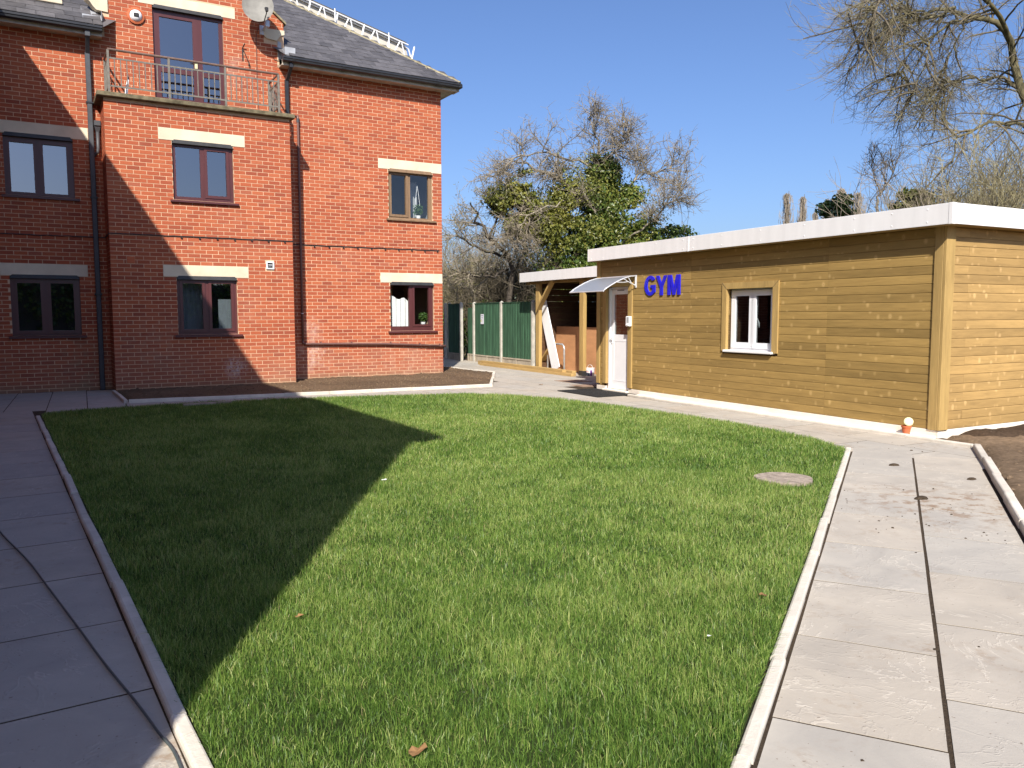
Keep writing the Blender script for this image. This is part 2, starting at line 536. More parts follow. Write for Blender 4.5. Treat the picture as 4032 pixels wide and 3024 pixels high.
def paving_mat():
    t = NT('sandstone')
    v = t.pos((1, 1, 1), rand=23)
    w = t.pos()
    oi = t.n('ShaderNodeObjectInfo')
    base = t.ramp(oi.outputs['Random'], [(0, (.405, .362, .30)), (.3, (.425, .388, .33)), (.6, (.395, .368, .322)), (.85, (.435, .39, .325)), (1, (.38, .342, .288))])
    f = t.noise(v, 2.2, 6, .6, .8)
    base = t.mix(base, t.ramp(f, [(.3, (.86, .86, .87)), (.7, (1.10, 1.09, 1.07))]), .9, 'MULTIPLY')
    # cleft ridges: pale wandering lines
    r = t.noise(v, 1.5, 5, .65, 1.4)
    band = t.math('ABSOLUTE', t.math('SUBTRACT', r, .5))
    ln = t.ramp(band, [(.0, (1, 1, 1)), (.016, (0, 0, 0))])
    msk = t.ramp(t.noise(v, 3.1, 2), [(.5, (0, 0, 0)), (.6, (1, 1, 1))])
    base = t.mix(base, (.66, .60, .50), t.math('MULTIPLY', t.math('MULTIPLY', ln, msk), .4))
    # soil smears and pale mortar smears
    sm = t.math('MULTIPLY', t.ramp(t.noise(w, 1.3, 4, .6), [(.55, (0, 0, 0)), (.72, (1, 1, 1))]), t.ramp(t.noise(w, 14, 5, .7), [(.48, (0, 0, 0)), (.62, (1, 1, 1))]))
    base = t.mix(base, (.25, .16, .09), t.math('MULTIPLY', sm, .75))
    wsh = t.math('MULTIPLY', t.ramp(t.noise(w, .7, 3, .6), [(.55, (0, 0, 0)), (.68, (1, 1, 1))]), t.ramp(t.noise(w, 5, 5, .7), [(.45, (0, 0, 0)), (.65, (1, 1, 1))]))
    base = t.mix(base, (.58, .52, .44), t.math('MULTIPLY', wsh, .3))
    # a band of trodden-in soil across the right-hand path
    dst = t.n('ShaderNodeVectorMath', operation='DISTANCE'); t.l(w, dst.inputs[0])
    dst.inputs[1].default_value = (*path_pt(7.5, .45), 0)
    bnd = t.math('MULTIPLY', t.ramp(dst.outputs['Value'], [(.25, (1, 1, 1)), (1.0, (0, 0, 0))]), t.ramp(t.noise(w, 7, 5, .72), [(.50, (0, 0, 0)), (.60, (1, 1, 1))]))
    base = t.mix(base, (.23, .145, .085), t.math('MULTIPLY', bnd, .8))
    spk = t.ramp(t.noise(w, 42, 2, .5), [(.70, (0, 0, 0)), (.74, (1, 1, 1))])
    base = t.mix(base, (.16, .12, .085), t.math('MULTIPLY', spk, .7))
    h = t.math('ADD', t.math('MULTIPLY', f, 1.0), t.math('MULTIPLY', ln, .25))
    nm = t.bump(t.math('ADD', h, t.math('MULTIPLY', t.noise(w, 60, 4, .7), .18)), .45, .012)
    MAT['sandstone'] = t.done(t.bsdf(base, .82, .3, nm))
paving_mat()

def soil_mat(name, c, sc=22.0):
    t = NT(name)
    v = t.pos()
    f = t.noise(v, sc, 8, .7)
    cc = t.ramp(f, [(.25, tuple(x * .5 for x in c)), (.55, c), (.8, tuple(x * 1.5 for x in c))])
    big = t.noise(v, .8, 3)
    cc = t.mix(cc, t.ramp(big, [(.35, (.75, .74, .72)), (.65, (1.2, 1.18, 1.12))]), .8, 'MULTIPLY')
    st = t.ramp(t.noise(v, 34, 2, .5), [(.73, (0, 0, 0)), (.76, (1, 1, 1))])
    cc = t.mix(cc, (.42, .37, .31), t.math('MULTIPLY', st, .7))
    nm = t.bump(t.noise(v, sc * 2, 8, .75), 1.0, .02)
    MAT[name] = t.done(t.bsdf(cc, .95, .15, nm))
soil_mat('soil', (.155, .105, .066))
soil_mat('soil_dark', (.075, .05, .033))
soil_mat('soil_rubble', (.22, .155, .10), 16)
soil_mat('joint_soil', (.085, .062, .042), 40)
soil_mat('lawn_soil', (.05, .075, .02), 30)
soil_mat('far_ground', (.09, .10, .04), 3)

def leafy(name, stops, trans=.35, rough=.45, spec=.4):
    t = NT(name)
    a = t.n('ShaderNodeAttribute', attribute_name='tint')
    cc = t.ramp(a.outputs['Fac'], stops)
    p = t.bsdf(cc, rough, spec)
    tr = t.n('ShaderNodeBsdfTranslucent'); t.l(cc, tr.inputs[0])
    mx = t.n('ShaderNodeMixShader', i_0=trans)
    t.l(p.outputs[0], mx.inputs[1]); t.l(tr.outputs[0], mx.inputs[2])
    MAT[name] = t.done(mx)
leafy('grass', [(0, (.048, .105, .018)), (.35, (.115, .215, .034)), (.62, (.22, .335, .062)), (.85, (.42, .50, .145)), (.95, (.46, .45, .17)), (1, (.52, .45, .23))], .36, .42, .4)
leafy('ivy_green', [(0, (.04, .07, .016)), (.4, (.085, .135, .027)), (.75, (.16, .205, .04)), (1, (.28, .28, .06))], .25, .35, .5)
leafy('ivy_olive', [(0, (.08, .10, .022)), (.5, (.19, .20, .04)), (1, (.33, .30, .07))], .3, .4, .45)
leafy('bud_leaf', [(0, (.14, .12, .06)), (.5, (.20, .19, .07)), (1, (.26, .27, .09))], .3, .6, .2)
leafy('house_plant', [(0, (.05, .12, .025)), (.6, (.13, .2, .04)), (1, (.35, .30, .10))], .3, .5, .3)

# ================================================================ SETTING
def poly_inside(px, py, poly):
    inside = np.zeros(np.shape(px), bool)
    n = len(poly)
    for i in range(n):
        x0, y0 = poly[i]; x1, y1 = poly[(i + 1) % n]
        c = ((y0 > py) != (y1 > py)) & (px < (x1 - x0) * (py - y0) / ((y1 - y0) or 1e-9) + x0)
        inside ^= c
    return inside
def seg_dist(px, py, poly, closed=True):
    d = np.full(np.shape(px), 1e9)
    n = len(poly)
    for i in range(n if closed else n - 1):
        x0, y0 = poly[i]; x1, y1 = poly[(i + 1) % n]
        dx, dy = x1 - x0, y1 - y0
        t = np.clip(((px - x0) * dx + (py - y0) * dy) / (dx * dx + dy * dy + 1e-12), 0, 1)
        d = np.minimum(d, np.hypot(px - x0 - t * dx, py - y0 - t * dy))
    return d
_tab = np.random.default_rng(5).random((64, 64))
def vnoise(x, y):
    xi = np.floor(x).astype(int); yi = np.floor(y).astype(int)
    fx_, fy_ = x - xi, y - yi
    fx_ = fx_ * fx_ * (3 - 2 * fx_); fy_ = fy_ * fy_ * (3 - 2 * fy_)
    g = lambda a, b: _tab[a % 64, b % 64]
    return (g(xi, yi) * (1 - fx_) + g(xi + 1, yi) * fx_) * (1 - fy_) + (g(xi, yi + 1) * (1 - fx_) + g(xi + 1, yi + 1) * fx_) * fy_
def fbm(x, y, o=4):
    s, a, t = 0, 1, 0
    for k in range(o):
        s = s + a * vnoise(x * 2 ** k + 17 * k, y * 2 ** k + 9 * k); t += a; a *= .5
    return s / t

tag(MB().add([(-900, -900, -.075), (900, -900, -.075), (900, 1500, -.075), (-900, 1500, -.075)], [(0, 1, 2, 3)]).build('ground', MAT['far_ground']), kind='structure')

# --- outlines (world x, y), measured on the ground
LAWN = []
for sv, yv in ((.50, 1.35), (.472, 2.85), (.368, 5.7), (.20, 10.3), (.055, 14.5), (.14, 14.80), (.75, 14.97), (1.6, 15.08), (2.7, 15.13), (3.9, 14.97), (5.2, 14.66), (6.6, 14.22), (7.35, 13.95), (7.85, 13.35), (8.25, 12.3), (8.5, 10.9), (8.57, 9.4), (8.5, 8.0), (8.35, 6.75)):
    LAWN.append(fac(sv, yv))
LAWN.append(path_pt(9.95, -.462))
LAWN += [path_pt(t, -.462) for t in (8, 6, 4, 2.2, 1.05)]
BED = [fac(*p) for p in ((1.42, 15.98), (2.67, 15.80), (4.15, 15.74), (6.76, 15.58), (8.54, 15.40), (10.50, 18.70), (10.35, 21.6), (9.25, 21.6), (9.25, 19.3), (5.0, 19.3), (5.0, 18.4), (1.42, 18.4))]

# --- paving: joint bed sheet plus single slabs
_pv = [fac(-1.6, -.3), path_pt(.3, -.2), path_pt(.3, .96), path_pt(10.7, .97), gym(5.7, -9.6), gym(14.1, -9.6), gym(14.1, -13.6), gym(26.5, -13.6), gym(28.5, -6.0), fac(-1.6, 19.3)]
paving = tag(MB().add([(x, y, -.0018) for x, y in _pv], [tuple(range(len(_pv)))]).build('pavement', MAT['joint_soil']), kind='structure')
def slab_mesh(sx, sy):
    b = MB().box((-sx / 2, -sy / 2, -.035), (sx / 2, sy / 2, 0))
    me = b.mesh('paving_slab'); me.materials.append(MAT['sandstone'])
    return me
SLABS = {}
def slab(parent, c, ang, sx, sy, z=0.0):
    k = (round(sx, 2), round(sy, 2))
    if k not in SLABS: SLABS[k] = slab_mesh(sx, sy)
    return link('paving_slab', SLABS[k], None, parent, (c[0], c[1], z + random.uniform(-.0004, .0006)),
                (R(random.uniform(-.03, .03)), R(random.uniform(-.03, .03)), ang + R(random.uniform(-.25, .25))))
# right-hand path, two columns of 900 x 600 slabs laid lengthways
for k in range(0, 10):
    t0 = 3.19 - 2 * .905 + k * .905
    slab(paving, path_pt(t0 + .452, -.074), -R(25.3), .608, .891, .0012)
    t1 = 3.642 - 3 * .905 + k * .905
    slab(paving, path_pt(t1 + .452, .553), -R(25.3), .614, .891, .0012)
# left-hand path along the unseen wing
KL = (R(30.64) + math.atan2(.0375, 1))    # kerb line turned slightly from the facade normal
def left_pt(tn, q):   # tn distance along the path, q to the left of the kerb
    s0 = .40 - .0375 * (tn - 2.85)
    return fac(s0 - q, tn)
for k in range(0, 16):
    for j in range(2):
        slab(paving, left_pt(.87 + k * .915 + .455, .003 + .302 + j * .612), R(30.64 + 2.15), .600, .900)
    slab(paving, left_pt(.87 + k * .915 + .455 + .4, .03 + 1.52), R(30.64 + 2.15), .600, .900)
# paving in front of the facade, round the gym and to the shelter, gym-aligned grid
lx = [p[0] for p in LAWN]; ly = [p[1] for p in LAWN]
for i in range(-3, 34):
    for j in range(-13, 14):
        off = (.45 if j % 2 else 0)
        d_ = 4.9 + i * .915 + off
        n_ = -9.20 + .302 + j * .612 + 5 * .612
        c = gym(d_ + .45, n_)
        if d_ < 5.6 and n_ < -9.0: continue
        if n_ < -9.3 and d_ < 14.1: continue
        if n_ < -11.9 and d_ > 20: continue
        if n_ < -13.5: continue
        pt = path_pt(0, 0)
        tq = (c[0] * PD[0] + c[1] * PD[1], c[0] * PN[0] + c[1] * PN[1])
        if tq[0] < 9.75 and -1.0 < tq[1] < 3.0: continue
        fs = (c[0] * fx[0] + c[1] * fx[1], c[0] * fy[0] + c[1] * fy[1])
        if fs[0] < .35 and fs[1] < 15.1: continue
        if fs[0] < -1.7 or fs[1] > 19.4 and fs[0] < 9.4: continue
        if 1.6 < fs[0] < 9.3 and fs[1] > 16.6: continue
        ins = bool(poly_inside(np.array(c[0]), np.array(c[1]), LAWN))
        dl = float(seg_dist(np.array(c[0]), np.array(c[1]), LAWN))
        if ins and (dl > .55 or fs[0] < 1.6 and fs[1] < 14.4): continue
        if bool(poly_inside(np.array(c[0]), np.array(c[1]), BED)) and float(seg_dist(np.array(c[0]), np.array(c[1]), BED)) > .55: continue
        if (i * 7 + j * 3) % 11 == 0 and not ins:
            slab(paving, gym(d_ + .225, n_), GA, .442, .598); slab(paving, gym(d_ + .68, n_), GA, .442, .598)
        else:
            slab(paving, c, GA, .897, .598)

# --- edging stones: rounded concrete edgings, each piece its own
def edging_mesh(L, w=.062, h=.052):
    pr = [(-w / 2, -.06), (w / 2, -.06), (w / 2, h - .014), (w / 2 - .005, h - .005), (w / 2 - .014, h), (-w / 2 + .010, h), (-w / 2 + .003, h - .003), (-w / 2, h - .010)]
    me = MB().extrude_x(pr, -L / 2 + .003, L / 2 - .003).mesh('edging_stone')
    me.materials.append(MAT['kerb_concrete'])
    return me
EDG = {}
def edging_run(parent, pts, piece=.91, w=.062, h=.052, jit=.006):
    for a, b in zip(pts[:-1], pts[1:]):
        a = np.array(a); b = np.array(b)
        L = np.linalg.norm(b - a)
        k = max(1, round(L / piece))
        for i in range(k):
            p = a + (b - a) * (i + .5) / k
            l = round(L / k, 3)
            key = (l, w, h)
            if key not in EDG: EDG[key] = edging_mesh(l, w, h)
            ang = math.atan2(b[1] - a[1], b[0] - a[0])
            nrm = np.array([-(b - a)[1], (b - a)[0]]) / L
            p = p + nrm * random.uniform(-jit, jit)
            link('edging_stone', EDG[key], None, parent, (p[0], p[1], random.uniform(-.008, .006)), (R(random.uniform(-2, 2)), R(random.uniform(-.4, .4)), ang + R(random.uniform(-.5, .5))))
edging_run(paving, [path_pt(1.0, -.428), path_pt(10.05, -.428)], h=.03, jit=.007)
edging_run(paving, [path_pt(3.0, .915), path_pt(10.72, .93)], w=.075, h=.07)
edging_run(paving, [path_pt(10.75, .96), gym(5.75, -9.20), gym(12.62, -9.26)], w=.06, h=.045)
edging_run(paving, [left_pt(1.4, -.035), left_pt(14.45, -.035)], h=.036, jit=.003)
edging_run(paving, [fac(1.36, 18.2), fac(1.38, 15.96)], w=.07, h=.06)
edging_run(paving, [fac(1.42, 15.94), fac(4.15, 15.70), fac(6.76, 15.54), fac(8.56, 15.36), fac(10.53, 18.70), fac(10.38, 21.6)], w=.07, h=.06)

# --- lawn sheet with a gently uneven surface
def sheet_grid(poly, step, zf, name, mat, skirt=.004):
    xs = np.arange(min(p[0] for p in poly) - step, max(p[0] for p in poly) + 2 * step, step)
    ys = np.arange(min(p[1] for p in poly) - step, max(p[1] for p in poly) + 2 * step, step)
    X, Y = np.meshgrid(xs, ys)
    ins = poly_inside(X, Y, poly)
    # snap the outside ring onto the outline
    idx = -np.ones(X.shape, int)
    V, Fq = [], []
    near = np.zeros_like(ins)
    cell = ins[:-1, :-1] | ins[1:, :-1] | ins[:-1, 1:] | ins[1:, 1:]
    n = len(poly)
    def snap(x, y):
        best = None
        for i in range(n):
            x0, y0 = poly[i]; x1, y1 = poly[(i + 1) % n]
            dx, dy = x1 - x0, y1 - y0
            t = min(1, max(0, ((x - x0) * dx + (y - y0) * dy) / (dx * dx + dy * dy + 1e-12)))
            q = (x0 + t * dx, y0 + t * dy)
            dd = (q[0] - x) ** 2 + (q[1] - y) ** 2
            if best is None or dd < best[0]: best = (dd, q)
        return best[1]
    def vid(i, j):
        if idx[i, j] < 0:
            x, y = X[i, j], Y[i, j]
            if not ins[i, j]: x, y = snap(x, y)
            d = float(seg_dist(np.array(x), np.array(y), poly)) if ins[i, j] else 0
            idx[i, j] = len(V)
            V.append((x, y, zf(x, y, d) if d > 1e-4 else skirt))
        return idx[i, j]
    for i in range(cell.shape[0]):
        for j in range(cell.shape[1]):
            if cell[i, j]: Fq.append((vid(i, j), vid(i, j + 1), vid(i + 1, j + 1), vid(i + 1, j)))
    me = bpy.data.meshes.new(name)
    me.from_pydata(V, [], Fq)
    me.shade_smooth(); me.update()
    return link(name, me, mat)
def lawn_z(x, y): return .018 + .018 * (fbm(np.asarray(x) * .8, np.asarray(y) * .8, 3) - .5)
tag(sheet_grid(LAWN, .25, lambda x, y, d: float(lawn_z(x, y)), 'lawn', MAT['lawn_soil']), kind='structure')

# --- soil beds: lumpy tilled surface
def soil_patch(poly, step, name, mat, z0, amp, sc):
    return tag(sheet_grid(poly, step, lambda x, y, d: z0 * min(1, d / .12) + amp * float(fbm(np.array(x * sc), np.array(y * sc), 4) - .42) + amp * .5 * random.random(), name, mat, -.03), kind='structure')
bed = soil_patch(BED, .065, 'soil_bed', MAT['soil'], .028, .05, 4.5)
RS = [path_pt(3.0, .955), path_pt(10.70, .97), gym(5.72, -9.26), gym(6.35, -9.50), gym(6.40, -16.0), gym(-4, -16.0), path_pt(-2, 4.0), path_pt(1.5, .955)]
soil2 = soil_patch(RS, .11, 'soil_ground', MAT['soil_rubble'], .03, .055, 2.2)
dark_bank = [gym(6.38, -9.75), gym(6.38, -14), gym(5.0, -14), gym(5.35, -11.2), gym(5.9, -9.9)]
soil_patch(dark_bank, .09, 'soil_bank', MAT['soil_dark'], .075, .06, 3.0)
# the white haunch strip between gym plinth and edging
tag(MB().prism([gym(6.43, -9.235), gym(12.62, -9.30), gym(12.62, -9.56), gym(6.43, -9.56)][::-1], -.02, .022).build('concrete_strip', MAT['haunch_white']), kind='structure')

# clods and crumbs of soil (uncountable)
def clods(name, poly, n, rmin, rmax, z0, mat, seed, label, dens=None):
    r_ = np.random.default_rng(seed)
    P = []
    x0, x1 = min(p[0] for p in poly), max(p[0] for p in poly)
    y0, y1 = min(p[1] for p in poly), max(p[1] for p in poly)
    while len(P) < n:
        x = r_.uniform(x0, x1, 4000); y = r_.uniform(y0, y1, 4000)
        k = poly_inside(x, y, poly)
        if dens is not None: k &= r_.random(4000) < dens(x, y)
        P += list(zip(x[k], y[k]))
    P = np.array(P[:n])
    rad = rmin + (rmax - rmin) * r_.random(n) ** 3
    base = np.array([(1, 0, 0), (-.5, .87, 0), (-.5, -.87, 0), (.3, .5, .75), (-.6, 0, .8), (.3, -.5, .7)], float)
    tri = np.array([(0, 1, 3), (1, 4, 3), (1, 2, 4), (2, 5, 4), (2, 0, 5), (0, 3, 5), (3, 4, 5)])
    ang = r_.uniform(0, 6.28, n)
    V = np.repeat(base[None], n, 0) * (1 + .5 * (r_.random((n, 6, 1)) - .5))
    c, s_ = np.cos(ang)[:, None], np.sin(ang)[:, None]
    Vx = V[:, :, 0] * c - V[:, :, 1] * s_; Vy = V[:, :, 0] * s_ + V[:, :, 1] * c
    Vz = V[:, :, 2] * r_.uniform(.5, 1.1, (n, 1))
    zz = z0(P[:, 0], P[:, 1]) if callable(z0) else z0
    W = np.stack([Vx * rad[:, None] + P[:, :1], Vy * rad[:, None] + P[:, 1:], Vz * rad[:, None] + np.reshape(zz, (-1, 1)) * np.ones((n, 6))], -1)
    Fc = (tri[None] + (np.arange(n) * 6)[:, None, None]).reshape(-1, 3)
    return tag(link(name, np_mesh(name, W.reshape(-1, 3), Fc), mat), label, 'soil', kind='stuff')
clods('soil_clods', BED, 5200, .008, .045, lambda x, y: .03 + .05 * (fbm(x * 4.5, y * 4.5, 4) - .42), MAT['soil'], 3, 'brown crumbly soil clods in the bed below the brick wall')
clods('rubble', RS, 5200, .006, .05, lambda x, y: .03 + .055 * (fbm(x * 2.2, y * 2.2, 4) - .42), MAT['soil_rubble'], 4, 'loose stony soil beside the right-hand path')
rp = [path_pt(1.5, -.37), path_pt(10.9, -.37), path_pt(10.9, .86), path_pt(1.5, .86)]
clods('soil_crumbs', rp, 190, .002, .013, .0, MAT['joint_soil'], 6, 'dark crumbs of soil scattered over the right-hand path', lambda x, y: .04 + 1.0 * (np.abs(x * PD[0] + y * PD[1] - 7.3) < 1.1) * (fbm(x * 2.5, y * 2.5, 2) > .45) + .25 * (np.abs(x * PN[0] + y * PN[1] - .23) < .05))

# ================================================================ LAWN GRASS
def make_grass():
    r_ = np.random.default_rng(21)
    parts = []
    zones = [(1.0, 4.6, 20000, 3, .0023, .044), (4.6, 8.0, 12000, 3, .0031, .044), (8.0, 12.0, 6800, 2, .0047, .044), (12.0, 19, 4400, 1, .0078, .044)]
    lp = np.array(LAWN)
    for (ya, yb, dens, seg, wid, hgt) in zones:
        x0, x1 = lp[:, 0].min(), lp[:, 0].max()
        n = int(dens * (x1 - x0) * (yb - ya))
        x = r_.uniform(x0, x1, n); y = r_.uniform(ya, yb, n)
        k = poly_inside(x, y, LAWN)
        # only what the camera neighbourhood can see
        k &= (np.abs(x) < .78 * y + 1.3)
        cvx, cvy = gym(5.41, -5.77)
        k &= ((x - cvx) / 1.0) ** 2 + ((y - cvy) / 1.0) ** 2 > .27 ** 2
        x, y = x[k], y[k]
        # clumping: patches of longer, denser, paler or darker grass
        c1 = fbm(x * 1.1 + 3, y * 1.1, 3); c2 = fbm(x * 5.5, y * 5.5 + 8, 3); c3 = fbm(x * .35 + 40, y * .35, 2)
        keep = r_.random(len(x)) < np.clip(.45 + 1.1 * c2, .3, 1)
        x, y, c1, c2, c3 = x[keep], y[keep], c1[keep], c2[keep], c3[keep]
        n = len(x)
        h = hgt * (.45 + 1.0 * r_.random(n) ** 1.2) * (.75 + .5 * c2) * (.85 + .3 * c1)
        tuft = (fbm(x * 3.3 + 120, y * 3.3 + 60, 2) > .70)
        long_ = (r_.random(n) < .02) | (tuft & (r_.random(n) < .35))
        h = np.where(long_, h * 1.55, h)
        edge = seg_dist(x, y, LAWN)
        w = wid * (.7 + .7 * r_.random(n))
        # lean: a locally shared direction plus scatter
        base_a = 6.28 * fbm(x * 2.2 + 11, y * 2.2 + 5, 2) * 2
        a = base_a + r_.normal(0, 2.2, n)
        lean = np.abs(r_.normal(.30, .34, n))
        fa = r_.uniform(0, 6.28, n)
        dx, dy = np.cos(a) * lean * h, np.sin(a) * lean * h
        z = lawn_z(x, y) - .004
        P0 = np.stack([x, y, z], -1)
        wv = np.stack([np.cos(fa) * w / 2, np.sin(fa) * w / 2, np.zeros(n)], -1)
        tip = P0 + np.stack([dx * 1.25, dy * 1.25, h * (1 - .25 * np.minimum(lean, 1.2))], -1)
        mid = P0 + np.stack([dx * .38, dy * .38, h * .58], -1)
        c4 = fbm(x * 2.6 + 70, y * 2.6 + 31, 3)
        tint = np.clip(.50 + .26 * (c1 - .5) + .26 * (c2 - .5) + .34 * (c3 - .5) + .30 * (c4 - .5) + r_.normal(0, .24, n), 0, .88)
        dry = r_.random(n) < (.02 + .22 * np.clip(c3 - .52, 0, 1) + .12 * np.clip(c1 - .6, 0, 1))
        tint = np.where(dry, r_.uniform(.9, 1, n), tint)
        if seg == 1:
            V = np.stack([P0 - wv, P0 + wv, tip], 1); Fc = np.array([(0, 1, 2)])
        else:
            V = np.stack([P0 - wv, P0 + wv, mid + wv * .8, mid - wv * .8, tip], 1)
            Fc = np.array([(0, 1, 2), (0, 2, 3), (3, 2, 4)])
        m_ = V.shape[1]
        Fx = (Fc[None] + (np.arange(n) * m_)[:, None, None]).reshape(-1, 3)
        parts.append((V.reshape(-1, 3), Fx, np.repeat(tint, m_)))
    # ragged fringe leaning out over the edgings
    n = 15000
    seg_i = r_.integers(0, len(LAWN), n); f_ = r_.random(n)[:, None]
    A_ = lp[seg_i]; B_ = lp[(seg_i + 1) % len(LAWN)]
    ln_ = np.linalg.norm(B_ - A_, axis=1)
    kp = r_.random(n) < np.minimum(1, ln_ / 2.2)
    A_, B_, f_ = A_[kp], B_[kp], f_[kp]
    n = len(A_)
    e = (B_ - A_) / np.linalg.norm(B_ - A_, axis=1, keepdims=True)
    out_ = np.stack([-e[:, 1], e[:, 0]], -1)
    cen = lp.mean(0)
    out_ *= np.sign(((A_ + B_) / 2 - cen)[:, :1] * out_[:, :1] + ((A_ + B_) / 2 - cen)[:, 1:] * out_[:, 1:])
    q = A_ + (B_ - A_) * f_ - out_ * r_.uniform(.004, .04, (n, 1))
    ok_ = fbm(q[:, 0] * 5, q[:, 1] * 5, 2) > .34
    q, out_ = q[ok_], out_[ok_]; n = len(q)
    h = .04 * r_.uniform(.5, 1.5, n); w = np.where(q[:, 1] < 6, .0023, .005)
    z = np.full(n, .010)
    lean = r_.uniform(.2, 1.2, n)
    dirx = out_ + r_.normal(0, .5, (n, 2))
    P0 = np.stack([q[:, 0], q[:, 1], z], -1)
    fa = r_.uniform(0, 6.28, n)
    wv = np.stack([np.cos(fa) * w / 2, np.sin(fa) * w / 2, np.zeros(n)], -1)
    mid = P0 + np.stack([dirx[:, 0] * lean * h * .4, dirx[:, 1] * lean * h * .4, h * .65], -1)
    tip = P0 + np.stack([dirx[:, 0] * lean * h * 1.2, dirx[:, 1] * lean * h * 1.2, h * .8], -1)
    V = np.stack([P0 - wv, P0 + wv, mid + wv * .8, mid - wv * .8, tip], 1)
    Fx = (np.array([(0, 1, 2), (0, 2, 3), (3, 2, 4)])[None] + (np.arange(n) * 5)[:, None, None]).reshape(-1, 3)
    parts.append((V.reshape(-1, 3), Fx, np.repeat(np.clip(r_.normal(.45, .18, n), 0, .95), 5)))
    off, VV, FF, TT = 0, [], [], []
    for V, Fx, t in parts:
        VV.append(V); FF.append(Fx + off); TT.append(t); off += len(V)
    me = np_mesh('grass', np.concatenate(VV), np.concatenate(FF), {'tint': ('POINT', np.concatenate(TT))})
    print('grass tris', sum(len(f) for f in FF))
    return tag(link('grass', me, MAT['grass']), 'freshly grown green lawn grass between the two paved paths', 'grass', kind='stuff')
make_grass()

# ================================================================ BRICK BUILDING
BX, BY0 = 5.0, MAIN_Y
bld = empty('brick_building', (*fac(BX, BY0), 0), FA)
tag(bld, 'large red brick building with balcony bay and slate roof at the left', 'building')
def L(x, y, z): return (x - BX, y - BY0, z)
COURSE, PITCHB, ZR0 = .0825, .24667, -.015
def shift(mb): mb.v = [L(*p) for p in mb.v]; return mb
def bpart(mb, name, mat, parent=None, smooth=False, fix=False):
    shift(mb)
    if fix: mb.fixn()
    return mb.build(name, MAT[mat], parent or bld, smooth=smooth)

def rows(z0, z1):
    k = math.ceil((z0 - ZR0) / COURSE - .5)
    while ZR0 + (k + 1) * COURSE <= z1 + .01:
        yield k, ZR0 + k * COURSE
        k += 1
JNT = .0125
BRK = {'v': [], 'f': [], 't': []}      # joined brickwork
singles = []
def wall_bricks(x0, x1, z0, z1, holes, y, anchor, slope=None, single=False, axis='x', proj=1):
    for k, z in rows(z0, z1):
        zc = z + COURSE / 2
        off = PITCHB / 2 if k % 2 else 0
        i0 = math.floor((x0 - anchor - off) / PITCHB) - 1
        i1 = math.ceil((x1 - anchor - off) / PITCHB) + 1
        cuts = [(x0, x1)]
        if slope: 
            a, b = slope(zc)
            cuts = [(max(x0, a), min(x1, b))]
            if cuts[0][1] - cuts[0][0] < .1: continue
        for h in holes:
            if h[2] - .02 < zc < h[3] + .0:
                nc = []
                for a, b in cuts:
                    if h[1] <= a or h[0] >= b: nc.append((a, b)); continue
                    if h[0] > a: nc.append((a, h[0]))
                    if h[1] < b: nc.append((h[1], b))
                cuts = nc
        for i in range(i0, i1):
            a = anchor + off + i * PITCHB; b = a + PITCHB
            for ca, cb in cuts:
                aa, bb = max(a, ca), min(b, cb)
                if bb - aa < .03: continue
                ja = aa + (JNT / 2 if aa > ca + 1e-6 else 0); jb = bb - (JNT / 2 if bb < cb - 1e-6 else 0)
                if single and abs((bb - aa) - PITCHB) < 1e-6 and ja > ca + .001 and jb < cb - .001:
                    singles.append((ja, z + JNT / 2, y)); continue
                add_brick(ja, jb, z + JNT / 2, z + COURSE - JNT / 2, y, axis, proj)
def add_brick(a, b, z0, z1, y, axis='x', proj=1):
    yo = y - random.uniform(0, .0018) * proj
    yi = y + .014 * proj
    q = [(a, yo, z0), (b, yo, z0), (b, yo, z1), (a, yo, z1), (a, yi, z0), (b, yi, z0), (b, yi, z1), (a, yi, z1)]
    if axis == 'y': q = [(p[1], p[0], p[2]) for p in q]
    n = len(BRK['v'])
    BRK['v'] += [L(*p) for p in q]
    fs = [(0, 1, 2, 3), (4, 0, 3, 7), (1, 5, 6, 2), (3, 2, 6, 7), (4, 5, 1, 0)]
    if axis == 'y': fs = [tuple(reversed(f)) for f in fs]
    BRK['f'] += [tuple(i + n for i in f) for f in fs]
    BRK['t'] += [random.random() + .5] * 5

# openings: (x0, x1, z0, z1) incl. frame; lintels 3 courses high above
W_BAY_UP = (2.645, 3.868, 3.985, 5.183); W_BAY_LO = (2.640, 3.868, 1.165, 2.378)
W_L_UP = (-.350, .872, 3.985, 5.183); W_L_LO = (-.360, .880, 1.165, 2.378)
W_R_UP = (7.780, 8.985, 3.985, 5.183); W_R_LO = (7.785, 8.990, 1.165, 2.378)
FDOOR = (2.480, 3.925, 6.05, 8.14)
def lint(w, ext=.255, x0=None, x1=None): return (w[0] - ext if x0 is None else x0, w[1] + ext if x1 is None else x1, w[3], w[3] + 3 * COURSE)
LT = {'bu': lint(W_BAY_UP), 'bl': lint(W_BAY_LO), 'lu': lint(W_L_UP, .29), 'll': lint(W_L_LO, .16), 'ru': lint(W_R_UP, .265, None, 9.243), 'rl': lint(W_R_LO, .255, None, 9.243), 'fd': (2.215, 4.190, 8.14, 8.3625)}
# main plane wall (left part, gable and right part are one plane)
mainw = MB()
mainw.panel(-1.5, 1.5, -.1, 7.42, [W_L_UP, W_L_LO], MAIN_Y + .0035, MAIN_Y + .11, outer=False)
mainw.panel(1.5, 5.15, 5.9, 7.42, [(FDOOR[0], FDOOR[1], 6.0, 8.14)], MAIN_Y + .0035, MAIN_Y + .11, outer=False)
mainw.panel(5.0, 9.237, -.1, 7.30, [W_R_UP, W_R_LO], MAIN_Y + .0035, MAIN_Y + .11, outer=False)
